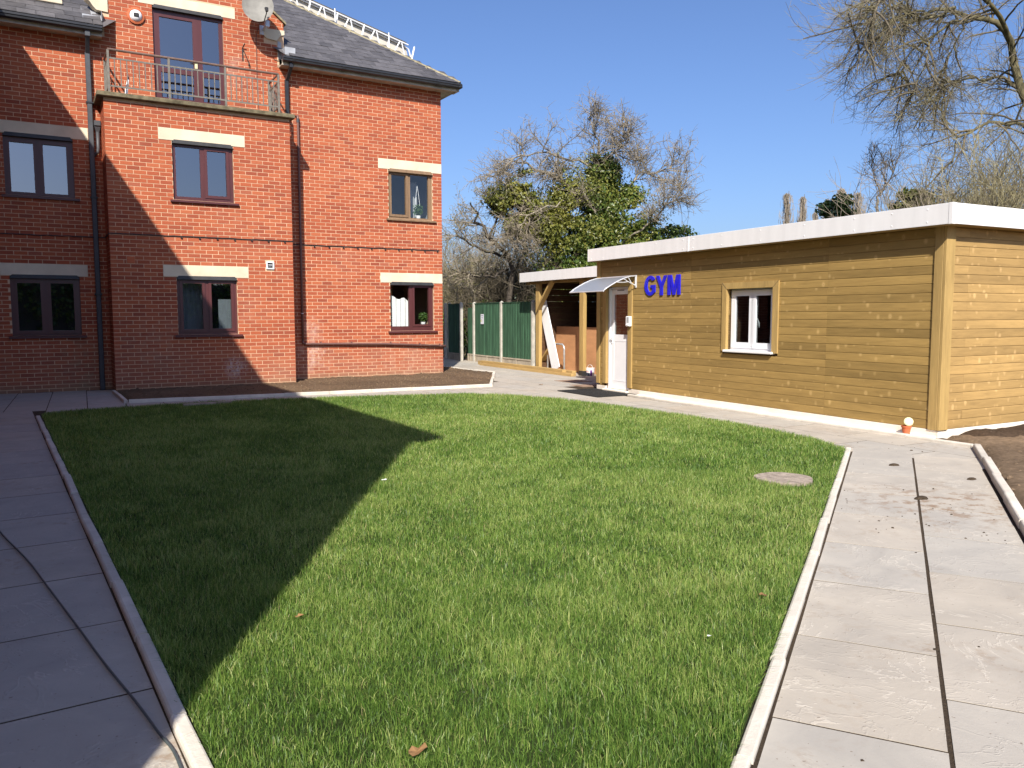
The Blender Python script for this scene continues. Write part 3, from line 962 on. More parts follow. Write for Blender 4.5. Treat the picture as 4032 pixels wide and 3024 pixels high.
# gable above the eaves
gz = 7.42; apex = (3.40, 9.72)
mainw.add([(1.52, MAIN_Y + .0035, gz), (2.48, MAIN_Y + .0035, gz), (2.48, MAIN_Y + .0035, 8.14), (1.52, MAIN_Y + .0035, 8.14)], [(0, 1, 2, 3)])
mainw.add([(3.925, MAIN_Y + .0035, gz), (5.26, MAIN_Y + .0035, gz), (5.26, MAIN_Y + .0035, 8.14), (3.925, MAIN_Y + .0035, 8.14)], [(0, 1, 2, 3)])
mainw.add([(1.52, MAIN_Y + .0035, 8.14), (5.26, MAIN_Y + .0035, 8.14), (5.26, MAIN_Y + .0035, 8.26), (3.40, MAIN_Y + .0035, 9.72), (1.52, MAIN_Y + .0035, 8.26)], [(0, 1, 2, 3, 4)])
mainw.add([(9.237, MAIN_Y + .0035, -.1), (9.237, MAIN_Y + 9, -.1), (9.237, MAIN_Y + 9, 7.3), (9.237, MAIN_Y + .0035, 7.3)], [(0, 1, 2, 3)])
main_o = bpart(mainw, 'wall', 'mortar')
bayw = MB()
bayw.panel(1.408, 5.102, -.1, 5.9, [W_BAY_UP, W_BAY_LO], BAY_Y + .0035, BAY_Y + .11, outer=False)
bayw.add([(1.411, MAIN_Y, -.1), (1.411, BAY_Y + .0035, -.1), (1.411, BAY_Y + .0035, 5.9), (1.411, MAIN_Y, 5.9)], [(0, 1, 2, 3)])
bayw.add([(5.099, BAY_Y + .0035, -.1), (5.099, MAIN_Y, -.1), (5.099, MAIN_Y, 5.9), (5.099, BAY_Y + .0035, 5.9)], [(0, 1, 2, 3)])
bay_o = bpart(bayw, 'wall', 'mortar')

gs = lambda z: (1.55, 5.10) if z < 7.85 else ((1.52, 5.26) if z < 8.26 else (1.52 + (z - 8.26) * 1.28, 5.26 - (z - 8.26) * 1.28))
wall_bricks(-1.5, 1.55, 0, 7.36, [W_L_UP, W_L_LO, (-.65, 1.16, LT['lu'][2], LT['lu'][3]), (-.65, 1.01, LT['ll'][2], LT['ll'][3])], MAIN_Y, -1.5)
wall_bricks(1.55, 5.10, 5.95, 7.36, [FDOOR], MAIN_Y, 5.10)
wall_bricks(1.52, 5.26, 7.36, 9.6, [FDOOR, LT['fd'], (5.10, 5.3, 7.3, 7.84), (4.81, 5.3, 7.80, 8.06), (1.2, 1.63, 7.80, 8.06)], MAIN_Y, 5.10, gs)
wall_bricks(5.10, 9.243, 0, 7.30, [W_R_UP, W_R_LO, LT['ru'], LT['rl']], MAIN_Y, 9.243)
wall_bricks(1.405, 5.105, 0, 5.9, [W_BAY_UP, W_BAY_LO, LT['bu'], LT['bl'], (1.70, 1.86, 2.62, 2.79), (4.50, 4.68, 2.575, 2.76)], BAY_Y, 1.405, single=True)
wall_bricks(BAY_Y + .015, MAIN_Y, 0, 5.9, [], 1.405, BAY_Y, axis='y')
wall_bricks(BAY_Y + .015, MAIN_Y, 0, 5.9, [], 5.105, BAY_Y, axis='y', proj=-1)
# dentil headers under the eaves of the right wall
for i in range(9):
    x = 5.55 + i * .432
    add_brick(x, x + .108, 7.195, 7.26, MAIN_Y - .022)
# largest 300 bricks on the bay as single pieces, the others join the brickwork
singles.sort(key=lambda q: q[0] ** 2 + q[2] ** 2 + (q[1] - 1.58) ** 2)
vis = [q for q in singles if q[1] > .12]
one, rest = vis[:300], vis[300:] + [q for q in singles if q[1] <= .12]
bw, bh = PITCHB - JNT, COURSE - JNT
bm_ = MB().add([(0, 0, 0), (bw, 0, 0), (bw, 0, bh), (0, 0, bh), (0, .014, 0), (bw, .014, 0), (bw, .014, bh), (0, .014, bh)], [(0, 1, 2, 3), (4, 0, 3, 7), (1, 5, 6, 2), (3, 2, 6, 7), (4, 5, 1, 0)]).mesh('brick')
bm_.materials.append(MAT['brick'])
for (x, z, y) in one:
    link('brick', bm_, None, bay_o, L(x, y - random.uniform(0, .0018), z))
for (x, z, y) in rest: add_brick(x, x + bw, z, z + bh, y)
me = bpy.data.meshes.new('brickwork')
me.from_pydata(BRK['v'], [], BRK['f'])
a_ = me.attributes.new('tint', 'FLOAT', 'FACE'); a_.data.foreach_set('value', np.array(BRK['t'], np.float32))
me.update()
tag(link('brickwork', me, MAT['brick'], bld), kind='stuff')

# lintels (each proud of the wall by a few millimetres) with the dark drip moulding under them
for k, q in LT.items():
    y = BAY_Y if k[0] == 'b' else MAIN_Y
    bpart(MB().box((q[0], y - .008, q[2]), (q[1], y + .1, q[3]), .006), 'lintel', 'lintel_stone')

def room(x0, x1, z0, z1, y0, depth, mat):
    mb = MB()
    a, b, c, d = x0 - .25, x1 + .25, z0 - .5, z1 + .25
    y1 = y0 + depth
    mb.add([(a, y1, c), (b, y1, c), (b, y1, d), (a, y1, d), (a, y0, c), (b, y0, c), (b, y0, d), (a, y0, d)], [(0, 1, 2, 3), (4, 0, 3, 7), (1, 5, 6, 2), (3, 2, 6, 7), (4, 5, 1, 0)])
    return bpart(mb, 'interior', mat)
def window(q, panes, y, mat='upvc_maroon', glass='glass', sash=(), head=True, sill=(.065, .085), sillmat=None, dep=.055, sd=1.5, rmat='room_dark'):
    """q outer frame rect; panes glass rects; sash = indices of panes in a raised opening casement"""
    yf = y + dep
    fr = bpart(MB().panel(q[0], q[1], q[2], q[3], panes, yf, yf + .07), 'window', mat)
    for i, p in enumerate(panes):
        if i in sash:
            e = .058
            bpart(MB().panel(p[0] - e, p[1] + e, p[2] - e, p[3] + e, [p], yf - .016, yf), 'sash', mat, fr)
        bpart(MB().add([(p[0] - .005, yf + .03, p[2] - .005), (p[1] + .005, yf + .03, p[2] - .005), (p[1] + .005, yf + .03, p[3] + .005), (p[0] - .005, yf + .03, p[3] + .005)], [(0, 1, 2, 3)]), 'pane', glass, fr)
    if head:
        mb = MB()
        x0, x1, z = q[0] - .004, q[1] + .004, q[3]
        mb.add([(x0, y - .03, z - .052), (x1, y - .03, z - .052), (x1 - .045, y - .012, z + .025), (x0 + .045, y - .012, z + .025), (x0, yf, z - .052), (x1, yf, z - .052), (x1, yf, z - .004), (x0, yf, z - .004)],
               [(0, 1, 2, 3), (4, 0, 3, 7), (1, 5, 6, 2), (3, 2, 6, 7), (4, 5, 1, 0)])
        bpart(mb, 'drip_moulding', 'dark_metal' if mat == 'upvc_maroon' else mat, fr)
    s_ = MB().extrude_x([(y - .055, q[2] - .055), (y - .055, q[2] - .02), (yf, q[2] + .012), (yf, q[2] - .055)], q[0] - sill[0], q[1] + sill[1])
    bpart(s_, 'sill', sillmat or mat, fr, fix=True)
    room(q[0], q[1], q[2], q[3], yf + .075, sd, rmat)
    return fr
# left-hand pair
window(W_L_UP, [(-.245, .165, 4.05, 5.03), (.335, .750, 4.05, 5.03)], MAIN_Y, sash=(0, 1))
window(W_L_LO, [(-.240, .165, 1.265, 2.235), (.350, .760, 1.265, 2.235)], MAIN_Y, sash=(0, 1))
# bay pair
window(W_BAY_UP, [(2.715, 3.200, 4.058, 5.078), (3.340, 3.730, 4.115, 5.048)], BAY_Y, sash=(1,))
wbl = window(W_BAY_LO, [(2.760, 3.155, 1.278, 2.25), (3.338, 3.748, 1.285, 2.253)], BAY_Y, sash=(0, 1))
bpart(MB().box((3.02, BAY_Y + .02, 2.335), (3.45, BAY_Y + .055, 2.36), .005), 'trickle_vent', 'upvc_maroon', wbl)
# right pair
window(W_R_UP, [(7.874, 8.266, 4.092, 5.067), (8.388, 8.888, 4.030, 5.103)], MAIN_Y, 'timber_brown', 'glass_clear', sash=(0,), rmat='room_light', sd=2.4)
wrl = window(W_R_LO, [(7.822, 8.315, 1.280, 2.31), (8.465, 8.865, 1.328, 2.265)], MAIN_Y, glass='glass_clear', sash=(1,), sd=2.4)
bpart(MB().box((8.16, MAIN_Y + .02, 2.335), (8.60, MAIN_Y + .055, 2.36), .005), 'trickle_vent', 'upvc_maroon', wrl)
# french door on the balcony
fd = window((FDOOR[0], FDOOR[1], 6.02, FDOOR[3]), [(2.620, 3.290, 6.90, 7.95), (2.622, 3.288, 6.27, 6.80), (3.480, 3.840, 6.90, 8.03), (3.475, 3.835, 6.27, 6.80)], MAIN_Y, sash=(), sill=(.02, .02))
fd.name = 'french_door'
bpart(MB().box((3.31, MAIN_Y + .02, 6.95), (3.37, MAIN_Y + .055, 7.10), .006).box((3.24, MAIN_Y + .0, 7.075), (3.35, MAIN_Y + .02, 7.095)), 'handle', 'solar_cream', fd)

# vents
v1 = bpart(MB().box((1.707, BAY_Y - .008, 2.635), (1.855, BAY_Y + .02, 2.778), .005), 'air_brick', 'terracotta')
v2 = bpart(MB().panel(4.503, 4.674, 2.589, 2.754, [(4.53, 4.645, 2.615, 2.73)], BAY_Y - .03, BAY_Y + .0), 'vent_cover', 'upvc_white')
bpart(MB().add([(4.53, BAY_Y - .004, 2.615), (4.645, BAY_Y - .004, 2.615), (4.645, BAY_Y - .004, 2.73), (4.53, BAY_Y - .004, 2.73)], [(0, 1, 2, 3)]), 'vent_back', 'dark_metal', v2)
for zz in (2.655, 2.685):
    bpart(MB().bar((4.545, BAY_Y - .026, zz), (4.63, BAY_Y - .01, zz + .012), .02, .008), 'louvre', 'upvc_white', v2)

# cable clipped along a course, sagging between clips
cab = []
random.seed(3)
for x in np.arange(-.5, 1.40, .12): cab.append((x, MAIN_Y - .012, 3.206 + random.uniform(-.006, .006)))
cab += [(1.39, MAIN_Y - .02, 3.21), (1.392, BAY_Y - .012, 3.215)]
for x in np.arange(1.42, 5.1, .12): cab.append((x, BAY_Y - .012, 3.222 + random.uniform(-.0035, .007)))
cab += [(5.115, BAY_Y - .01, 3.226), (5.12, MAIN_Y - .012, 3.228)]
for x in np.arange(5.2, 9.25, .12): cab.append((x, MAIN_Y - .012, 3.226 + random.uniform(-.0035, .007)))
bpart(MB().tube(cab, .011, 6), 'cable', 'dark_metal')
for x in np.arange(2.75, 5.0, .36): bpart(MB().box((x, BAY_Y - .03, 3.18), (x + .035, BAY_Y, 3.21), .004), 'cable_clip', 'dark_metal')
for x in np.arange(5.85, 9.2, .36): bpart(MB().box((x, MAIN_Y - .03, 3.18), (x + .035, MAIN_Y, 3.21), .004), 'cable_clip', 'dark_metal')

# waste pipe, downpipes
wp = bpart(MB().tube([(5.50, MAIN_Y - .01, 6.19), (5.525, MAIN_Y - .07, 6.19), (5.525, MAIN_Y - .07, 6.10), (5.525, MAIN_Y - .06, 3.0), (5.52, MAIN_Y - .06, .93)], .027, 10), 'waste_pipe', 'brown_pipe', smooth=True)
bpart(MB().tube([(5.525, MAIN_Y - .068, 6.13), (5.525, MAIN_Y - .068, 6.04)], .034, 10), 'pipe_collar', 'grey_pipe', wp)
bpart(MB().tube([(5.525, MAIN_Y - .068, 5.52), (5.525, MAIN_Y - .068, 5.46)], .033, 10), 'pipe_collar', 'brown_pipe', wp)
bpart(MB().tube([(5.52, MAIN_Y - .06, 1.62), (5.52, MAIN_Y - .06, 1.60)], .032, 10), 'pipe_collar', 'upvc_white', wp)
wp2 = bpart(MB().tube([(5.52, MAIN_Y - .06, .97), (5.525, MAIN_Y - .06, .91), (5.58, MAIN_Y - .06, .886), (7.6, MAIN_Y - .06, .845), (9.29, MAIN_Y - .06, .755)], .028, 10), 'waste_pipe', 'brown_pipe', smooth=True)
for x in (5.95, 6.72, 7.75, 8.55, 9.12):
    z = np.interp(x, [5.58, 7.6, 9.29], [.886, .845, .755])
    bpart(MB().tube([(x, MAIN_Y - .06, z), (x + .03, MAIN_Y - .06, z)], .034, 10).box((x, MAIN_Y - .06, z + .01), (x + .025, MAIN_Y, z + .055)), 'pipe_bracket', 'brown_pipe', wp2)
dp = bpart(MB().box((1.165, MAIN_Y - .10, .0), (1.262, MAIN_Y - .02, 6.95), .012), 'downpipe', 'grey_pipe')
bpart(MB().bar((1.215, MAIN_Y - .06, 6.93), (1.215, MAIN_Y - .33, 7.22), .08, .075, (1, 0, 0)).box((1.165, MAIN_Y - .38, 7.18), (1.265, MAIN_Y - .28, 7.30), .01), 'swan_neck', 'grey_pipe', dp)
for z in (5.92, 4.0, 2.0):
    bpart(MB().box((1.145, MAIN_Y - .112, z), (1.282, MAIN_Y - .01, z + .035), .004), 'pipe_bracket', 'black_plastic', dp)
hp = bpart(MB().box((1.27, MAIN_Y - .16, 5.47), (1.40, MAIN_Y - .02, 5.58), .01).add([(1.275, MAIN_Y - .14, 5.47), (1.395, MAIN_Y - .14, 5.47), (1.36, MAIN_Y - .10, 5.34), (1.31, MAIN_Y - .10, 5.34), (1.275, MAIN_Y - .03, 5.47), (1.395, MAIN_Y - .03, 5.47), (1.36, MAIN_Y - .05, 5.34), (1.31, MAIN_Y - .05, 5.34)], [(0, 3, 2, 1), (4, 7, 3, 0), (1, 2, 6, 5), (7, 6, 2, 3), (4, 5, 6, 7)]), 'rainwater_hopper', 'grey_pipe')
bpart(MB().tube([(1.335, MAIN_Y - .08, 5.36), (1.335, MAIN_Y - .08, 5.02), (1.325, MAIN_Y - .08, 4.95), (1.24, MAIN_Y - .06, 4.86)], .034, 10), 'hopper_pipe', 'grey_pipe', hp, smooth=True)
bpart(MB().box((5.245, MAIN_Y - .10, 6.05), (5.33, MAIN_Y - .02, 6.98), .012).bar((5.29, MAIN_Y - .06, 6.95), (5.33, MAIN_Y - .32, 7.22), .07, .07, (1, 0, 0)).box((5.285, MAIN_Y - .37, 7.18), (5.375, MAIN_Y - .28, 7.29), .01), 'downpipe', 'black_plastic')

# balcony slab and railing
bpart(MB().box((1.285, BAY_Y - .115, 5.905), (5.205, MAIN_Y - .003, 5.995), .012), 'balcony_slab', 'slab_moss')
rl = bpart(MB().tube([(1.52, MAIN_Y, 6.842), (1.52, BAY_Y + .01, 6.842), (4.888, BAY_Y + .01, 6.842), (4.888, MAIN_Y, 6.842)], .026, 8), 'balcony_railing', 'rail_handrail', smooth=False)
for z in (6.678, 6.138):
    bpart(MB().bar((1.52, BAY_Y + .01, z), (4.888, BAY_Y + .01, z), .02, .03), 'rail', 'rail_metal', rl)
    for xx in (1.52, 4.888): bpart(MB().bar((xx, BAY_Y + .01, z), (xx, MAIN_Y, z), .02, .03), 'rail', 'rail_metal', rl)
for xx in (1.523, 2.648, 3.762, 4.886):
    bpart(MB().box((xx - .022, BAY_Y - .012, 6.0), (xx + .022, BAY_Y + .032, 6.83), .004), 'post', 'rail_metal', rl)
for xx in (1.52, 4.888): bpart(MB().box((xx - .02, MAIN_Y - .10, 6.0), (xx + .02, MAIN_Y - .05, 6.83), .004), 'post', 'rail_metal', rl)
balm = MB().box((-.009, -.009, 0), (.009, .009, .54)).mesh('baluster'); balm.materials.append(MAT['rail_metal'])
for i in range(3):
    xa, xb = (1.523, 2.648, 3.762)[i], (2.648, 3.762, 4.886)[i]
    for k in range(1, 10): link('baluster', balm, None, rl, L(xa + (xb - xa) * k / 10, BAY_Y + .01, 6.14))
for xx in (1.52, 4.888):
    for k in range(1, 7): link('baluster', balm, None, rl, L(xx, BAY_Y + .01 + .11 * k, 6.14))

# eaves: soffit board, fascia, gutter
def eaves(x0, x1, name='gutter'):
    y = MAIN_Y
    bpart(MB().box((x0, y - .285, 7.235), (x1, y + .02, 7.262)), 'soffit', 'soffit_cream')
    bpart(MB().box((x0, y - .31, 7.225), (x1, y - .285, 7.36), .004), 'fascia', 'soffit_cream')
    pr = [(y - .312, 7.40), (y - .312, 7.315), (y - .335, 7.29), (y - .385, 7.285), (y - .425, 7.31), (y - .43, 7.345), (y - .445, 7.36), (y - .445, 7.40), (y - .43, 7.40), (y - .42, 7.33), (y - .33, 7.315), (y - .325, 7.40)]
    return bpart(MB().extrude_x(pr, x0, x1), name, 'black_plastic', fix=True)
eaves(-1.0, 1.48)
ge = eaves(5.13, 9.62)
for x in (5.33, 6.5, 8.94):
    bpart(MB().extrude_x([(MAIN_Y - .31, 7.40), (MAIN_Y - .31, 7.305), (MAIN_Y - .335, 7.28), (MAIN_Y - .39, 7.275), (MAIN_Y - .435, 7.305), (MAIN_Y - .455, 7.36), (MAIN_Y - .455, 7.40)], x, x + .07), 'gutter_joint', 'black_plastic', ge, fix=True)
# corner return of fascia and gutter on the unseen side
bpart(MB().box((9.24, MAIN_Y - .285, 7.2352), (9.55, MAIN_Y + 9, 7.2622)).box((9.53, MAIN_Y - .31, 7.226), (9.56, MAIN_Y + 9, 7.36)), 'soffit', 'soffit_cream')
bpart(MB().box((9.56, MAIN_Y - .44, 7.29), (9.66, MAIN_Y + 9, 7.40), .02), 'gutter', 'black_plastic')

# roofs: sarking planes plus single slates
TP = .717; EY, EZ = MAIN_Y - .42, 7.40; EX = 9.66
ln = math.sqrt(1 + TP * TP)
RD = 5.2
roof = MB()
def rz(y): return EZ + (y - EY) * TP
roof.add([(5.26, EY, EZ - .01), (EX, EY, EZ - .01), (EX - RD, EY + RD, rz(EY + RD) - .01), (3.4, EY + RD, rz(EY + RD) - .01), (3.4, EY + 2.9, rz(EY + 2.9) - .01)], [(0, 1, 2, 3, 4)])
roof.add([(EX, EY, EZ - .01), (EX, EY + 2 * RD, EZ - .01), (EX - RD, EY + RD, rz(EY + RD) - .01)], [(0, 1, 2)])
roof.add([(EX, EY + 2 * RD, EZ - .01), (-1.5, EY + 2 * RD, EZ - .01), (-1.5, EY + RD, rz(EY + RD) - .01), (EX - RD, EY + RD, rz(EY + RD) - .01)], [(0, 1, 2, 3)])
roof.add([(1.50, EY, EZ - .01), (3.4, EY + 2.9, rz(EY + 2.9) - .01), (3.4, EY + RD, rz(EY + RD) - .01), (-1.5, EY + RD, rz(EY + RD) - .01), (-1.5, EY, EZ - .01)], [(4, 0, 1, 2, 3)])
# cross roof behind the gable
roof.add([(1.50, MAIN_Y + .1, 8.25), (3.40, MAIN_Y + .1, 9.71), (3.40, MAIN_Y + 5, 9.71), (1.50, MAIN_Y + 5, 8.25)], [(0, 3, 2, 1)])
roof.add([(5.28, MAIN_Y + .1, 8.25), (3.40, MAIN_Y + .1, 9.71), (3.40, MAIN_Y + 5, 9.71), (5.28, MAIN_Y + 5, 8.25)], [(0, 1, 2, 3)])
roof.add([(5.26, MAIN_Y + .02, 7.3), (5.26, MAIN_Y + 1.5, 7.3), (5.26, MAIN_Y + 1.5, 8.3), (5.26, MAIN_Y + .02, 8.3)], [(0, 1, 2, 3)])
roof_o = bpart(roof, 'roof', 'slate')
SL_E, SL_W = .262, .33
slm = MB().box((-SL_W / 2 + .003, 0, 0), (SL_W / 2 - .003, .40, .009)).mesh('slate'); slm.materials.append(MAT['slate'])
slh = MB().box((-SL_W / 4 + .003, 0, 0), (SL_W / 4 - .003, .40, .009)).mesh('slate'); slh.materials.append(MAT['slate'])
pr_ = math.atan(TP)
def slates(x0f, x1f, k0, k1):
    for k in range(k0, k1):
        y = EY + k * SL_E / ln; z = rz(y)
        a, b = x0f(y), x1f(y)
        off = SL_W / 2 if k % 2 else 0
        i = math.floor((a - off) / SL_W)
        while True:
            xa = off + i * SL_W; xb = xa + SL_W
            if xa >= b: break
            c, d = max(xa, a), min(xb, b)
            if d - c > .08:
                full = d - c > SL_W * .75
                cx = (c + d) / 2 if not full else (xa + xb) / 2
                if full: cx = min(max(cx, a + SL_W / 2 - .02), b - SL_W / 2 + .05)
                link('slate', slm if full else slh, None, roof_o, L(cx, y - .012, z + .012 + random.uniform(0, .006)), (pr_ - .022 + random.uniform(-.006, .006), random.uniform(-.006, .006), random.uniform(-.012, .012)))
            i += 1
slates(lambda y: 5.28 + max(0, (y - MAIN_Y - 1.0)) * .0, lambda y: EX - (y - EY) - .10, 0, 17)
slates(lambda y: -.62, lambda y: 1.50, 0, 6)
# hip tiles
hipm = MB()
for sgn in (1, -1): pass
hp_m = MB().extrude_x([(-.10, -.055), (-.06, -.01), (0, .02), (.06, -.01), (.10, -.055)], -.2, .22).fixn().mesh('hip_tile'); hp_m.materials.append(MAT['hip_moss'])
hd = Vector((-1, 1, TP)).normalized()
az = math.atan2(1, -1); el = math.asin(hd.z)
for k in range(17):
    p = Vector((EX - .04, EY + .04, EZ + .05)) + hd * (.2 + k * .38)
    link('hip_tile', hp_m, None, roof_o, L(*p), (0, -el + R(random.uniform(-1, 1)), az + R(random.uniform(-1, 1))))
# gable verges, kneelers, lead
kn = MB().add([(4.81, MAIN_Y - .03, 7.905), (4.87, MAIN_Y - .03, 7.845), (5.10, MAIN_Y - .03, 7.825), (5.15, MAIN_Y - .03, 7.90), (5.20, MAIN_Y - .03, 7.955), (5.275, MAIN_Y - .03, 7.98), (5.275, MAIN_Y - .03, 8.075), (4.81, MAIN_Y - .03, 8.06)], [(0, 1, 2, 3, 4, 5, 6, 7)])
nv = len(kn.v); kn.v += [(x, MAIN_Y + .25, z) for x, y, z in kn.v]
kn.f += [tuple(reversed(range(nv, 2 * nv)))] + [(i, nv + i, nv + (i + 1) % nv, (i + 1) % nv) for i in range(nv)]
bpart(kn, 'kneeler_stone', 'lintel_stone', fix=True)
kn = MB().add([(6.80 - 5.17, MAIN_Y - .03, 7.825), (1.63, MAIN_Y - .03, 8.2), (1.20, MAIN_Y - .03, 8.2), (1.22, MAIN_Y - .03, 8.05), (1.30, MAIN_Y - .03, 7.99), (1.36, MAIN_Y - .03, 7.90), (1.42, MAIN_Y - .03, 7.84)], [(0, 1, 2, 3, 4, 5, 6)])
nv = len(kn.v); kn.v += [(x, MAIN_Y + .25, z) for x, y, z in kn.v]
kn.f += [tuple(reversed(range(nv, 2 * nv)))] + [(i, nv + i, nv + (i + 1) % nv, (i + 1) % nv) for i in range(nv)]
bpart(kn, 'kneeler_stone', 'lintel_stone', fix=True)
for sx, x0 in ((1, 5.315), (-1, 1.485)):
    bpart(MB().bar((x0, MAIN_Y + .06, 8.225), (3.40, MAIN_Y + .06, 9.745), .26, .05, (0, 1, 0)) if False else MB().add([(x0, MAIN_Y - .05, 8.21), (3.4, MAIN_Y - .05, 9.72), (3.4, MAIN_Y - .05, 9.765), (x0, MAIN_Y - .05, 8.26), (x0, MAIN_Y + .3, 8.21), (3.4, MAIN_Y + .3, 9.72), (3.4, MAIN_Y + .3, 9.765), (x0, MAIN_Y + .3, 8.26)], [(0, 1, 2, 3), (4, 7, 6, 5), (0, 3, 7, 4), (1, 5, 6, 2), (3, 2, 6, 7), (0, 4, 5, 1)]), 'verge_coping', 'hip_moss', fix=True)
bpart(MB().add([(5.12, MAIN_Y - .012, 7.42), (5.20, MAIN_Y - .012, 7.42), (5.20, MAIN_Y - .012, 7.80), (5.12, MAIN_Y - .012, 7.83)], [(0, 1, 2, 3)]).box((5.20, EY + .12, 7.47), (5.44, EY + .5, 7.64)), 'lead_flashing', 'lead')
bpart(MB().add([(1.50, EY + .2, rz(EY + .2) + .03), (1.50, EY + .75, rz(EY + .75) + .03), (1.14, EY + .75, rz(EY + .75) + .03), (1.14, EY + .2, rz(EY + .2) + .03)], [(0, 1, 2, 3)]).add([(1.505, EY + .2, 7.45), (1.505, EY + .42, 7.5), (1.505, EY + .42, 7.85), (1.505, EY + .2, 7.75)], [(0, 1, 2, 3)]), 'lead_flashing', 'lead')
# dormer at the upper left
dm = bpart(MB().panel(-.8, .78, 7.98, 8.9, [(-.62, .62, 8.06, 8.8)], EY + .78, EY + 1.6), 'dormer', 'slate')
bpart(MB().box((-.85, EY + .62, 7.905), (.82, EY + .80, 7.985), .01), 'dormer_sill', 'lintel_stone', dm)
bpart(MB().panel(-.62, .62, 8.06, 8.8, [(-.52, -.04, 8.15, 8.72), (.04, .52, 8.15, 8.72)], EY + .80, EY + .86), 'dormer_window', 'upvc_maroon', dm)
bpart(MB().add([(-.55, EY + .84, 8.1), (.55, EY + .84, 8.1), (.55, EY + .84, 8.75), (-.55, EY + .84, 8.75)], [(0, 1, 2, 3)]), 'pane', 'glass', dm)
bpart(MB().box((-.9, EY + .7, 8.9), (.9, EY + 2.2, 8.98)), 'dormer_roof', 'slate', dm)

# ---- things fixed to or standing on the building
def bthing(name, x, y, z, label, cat):
    o = empty(name, (*fac(x, y), z), FA)
    return tag(o, label, cat)
# satellite dish
sd = bthing('satellite_dish', 4.66, MAIN_Y, 8.15, 'weathered grey satellite dish on the gable above the balcony', 'satellite dish')
dmb = MB()
prof = [(0.0, .0), (.08, .004), (.16, .018), (.24, .04), (.31, .068), (.335, .082)]
dmb.lathe(prof, 28)
dish = dmb.build('dish', MAT['dish_grey'], sd, (-.06, -.42, .19), (R(78), 0, R(-16)), smooth=True)
dish.scale = (1.0, 1.12, 1)
MB().tube([(-.03, -.45, -.14), (.01, -.62, -.16), (.03, -.78, -.02), (.03, -.80, .06)], .012, 6).build('feed_arm', MAT['dark_metal'], sd)
MB().tube([(.03, -.80, .02), (.03, -.72, .10)], .03, 8).box((-.0, -.84, -.0), (.06, -.78, .09), .01).build('lnb', MAT['dark_metal'], sd)
MB().bar((.14, 0, -.14), (.14, -.32, -.10), .035).box((.06, -.02, -.24), (.22, 0, -.04)).box((.10, -.36, -.16), (.20, -.28, -.02), .01).build('bracket', MAT['aluminium'], sd)
MB().tube([(-.04, -.44, -.12), (-.03, -.06, -.30), (-.02, -.015, -.6), (-.03, -.012, -1.4), (-.0, -.012, -2.1)], .006, 5).build('cable', MAT['dark_metal'], sd)
# bulkhead lamp
wl = bthing('wall_lamp', 2.16, MAIN_Y, 7.85, 'round bulkhead lamp with rusty surround on the gable brickwork', 'lamp')
MB().lathe([(.0, .10), (.06, .095), (.115, .06), (.13, .0)], 18).build('diffuser', MAT['upvc_white'], wl, (0, 0, 0), (R(90), 0, 0), smooth=True)
MB().lathe([(.125, .0), (.165, .0), (.17, .035), (.13, .05), (.125, .0)], 18).build('surround', MAT['terracotta'], wl, (0, 0, 0), (R(90), 0, 0))
MB().box((-.05, -.115, -.04), (.05, -.09, .04), .01).build('cage', MAT['dark_metal'], wl)
# closed parasol leaning in the balcony corner
pp = bthing('parasol', 1.90, BAY_Y + .42, 6.0, 'thin white folded pole leaning in the corner of the balcony', 'pole')
MB().tube([(-.05, 0, 0), (.0, .02, .3), (.02, .03, .42)], [.03, .028, .02], 8).build('pole', MAT['upvc_white'], pp)
MB().tube([(.02, .03, .42), (.035, .04, .52)], [.02, .008], 8).build('tip', MAT['brown_pipe'], pp)
# aerial bracket on the wall
hk = bthing('wall_bracket', 4.33, MAIN_Y, 7.42, 'small rusty bracket with dangling wire beside the balcony door', 'bracket')
MB().box((-.012, -.02, -.14), (.012, 0, .13)).bar((0, -.015, .12), (.03, -.1, .2), .018).build('plate', MAT['dark_metal'], hk)
MB().tube([(.01, -.02, .1), (.10, -.03, -.12), (.14, -.03, -.2), (.15, -.03, -.26), (.12, -.03, -.26), (.125, -.03, -.18)], .008, 5).build('wire', MAT['dark_metal'], hk)

# things inside the right-hand windows
def plane_curtain(x0, x1, z0, ztop, y, amp, folds, fn=None):
    mb = MB()
    n = 26
    for i in range(n + 1):
        t = i / n
        x = x0 + (x1 - x0) * t
        yy = y + amp * math.sin(t * folds * 6.28)
        zt = ztop + (fn(t) if fn else 0)
        mb.v += [(x, yy, z0), (x, yy * 1.0, zt)]
    for i in range(n): mb.f.append((2 * i, 2 * i + 2, 2 * i + 3, 2 * i + 1))
    return mb
def btop(mb, name, mat, label, cat, smooth=False):
    """a single-mesh thing built in facade coordinates"""
    cx = sum(p[0] for p in mb.v) / len(mb.v); cy = sum(p[1] for p in mb.v) / len(mb.v); cz = min(p[2] for p in mb.v)
    mb.v = [(p[0] - cx, p[1] - cy, p[2] - cz) for p in mb.v]
    o = mb.build(name, MAT[mat], None, (*fac(cx, cy), cz), (0, 0, FA), smooth)
    return tag(o, label, cat)
WIN_Y = MAIN_Y + .16
btop(plane_curtain(7.90, 8.40, 1.20, 2.02, WIN_Y + .05, .018, 4, lambda t: .04 * math.cos(t * 9) - .14 * max(0, t - .3)), 'curtain', 'curtain_cloth', 'white curtain hanging in the lower right window of the brick building', 'curtain', True)
btop(plane_curtain(8.45, 8.78, 4.0, 5.0, WIN_Y + .35, .02, 4), 'curtain', 'net_cloth', 'grey net curtain in the upper right window of the brick building', 'curtain', True)
btop(plane_curtain(2.70, 3.22, 1.2, 2.30, BAY_Y + .30, .012, 5), 'curtain', 'net_cloth', 'grey net curtain behind the ground floor bay window', 'curtain', True)
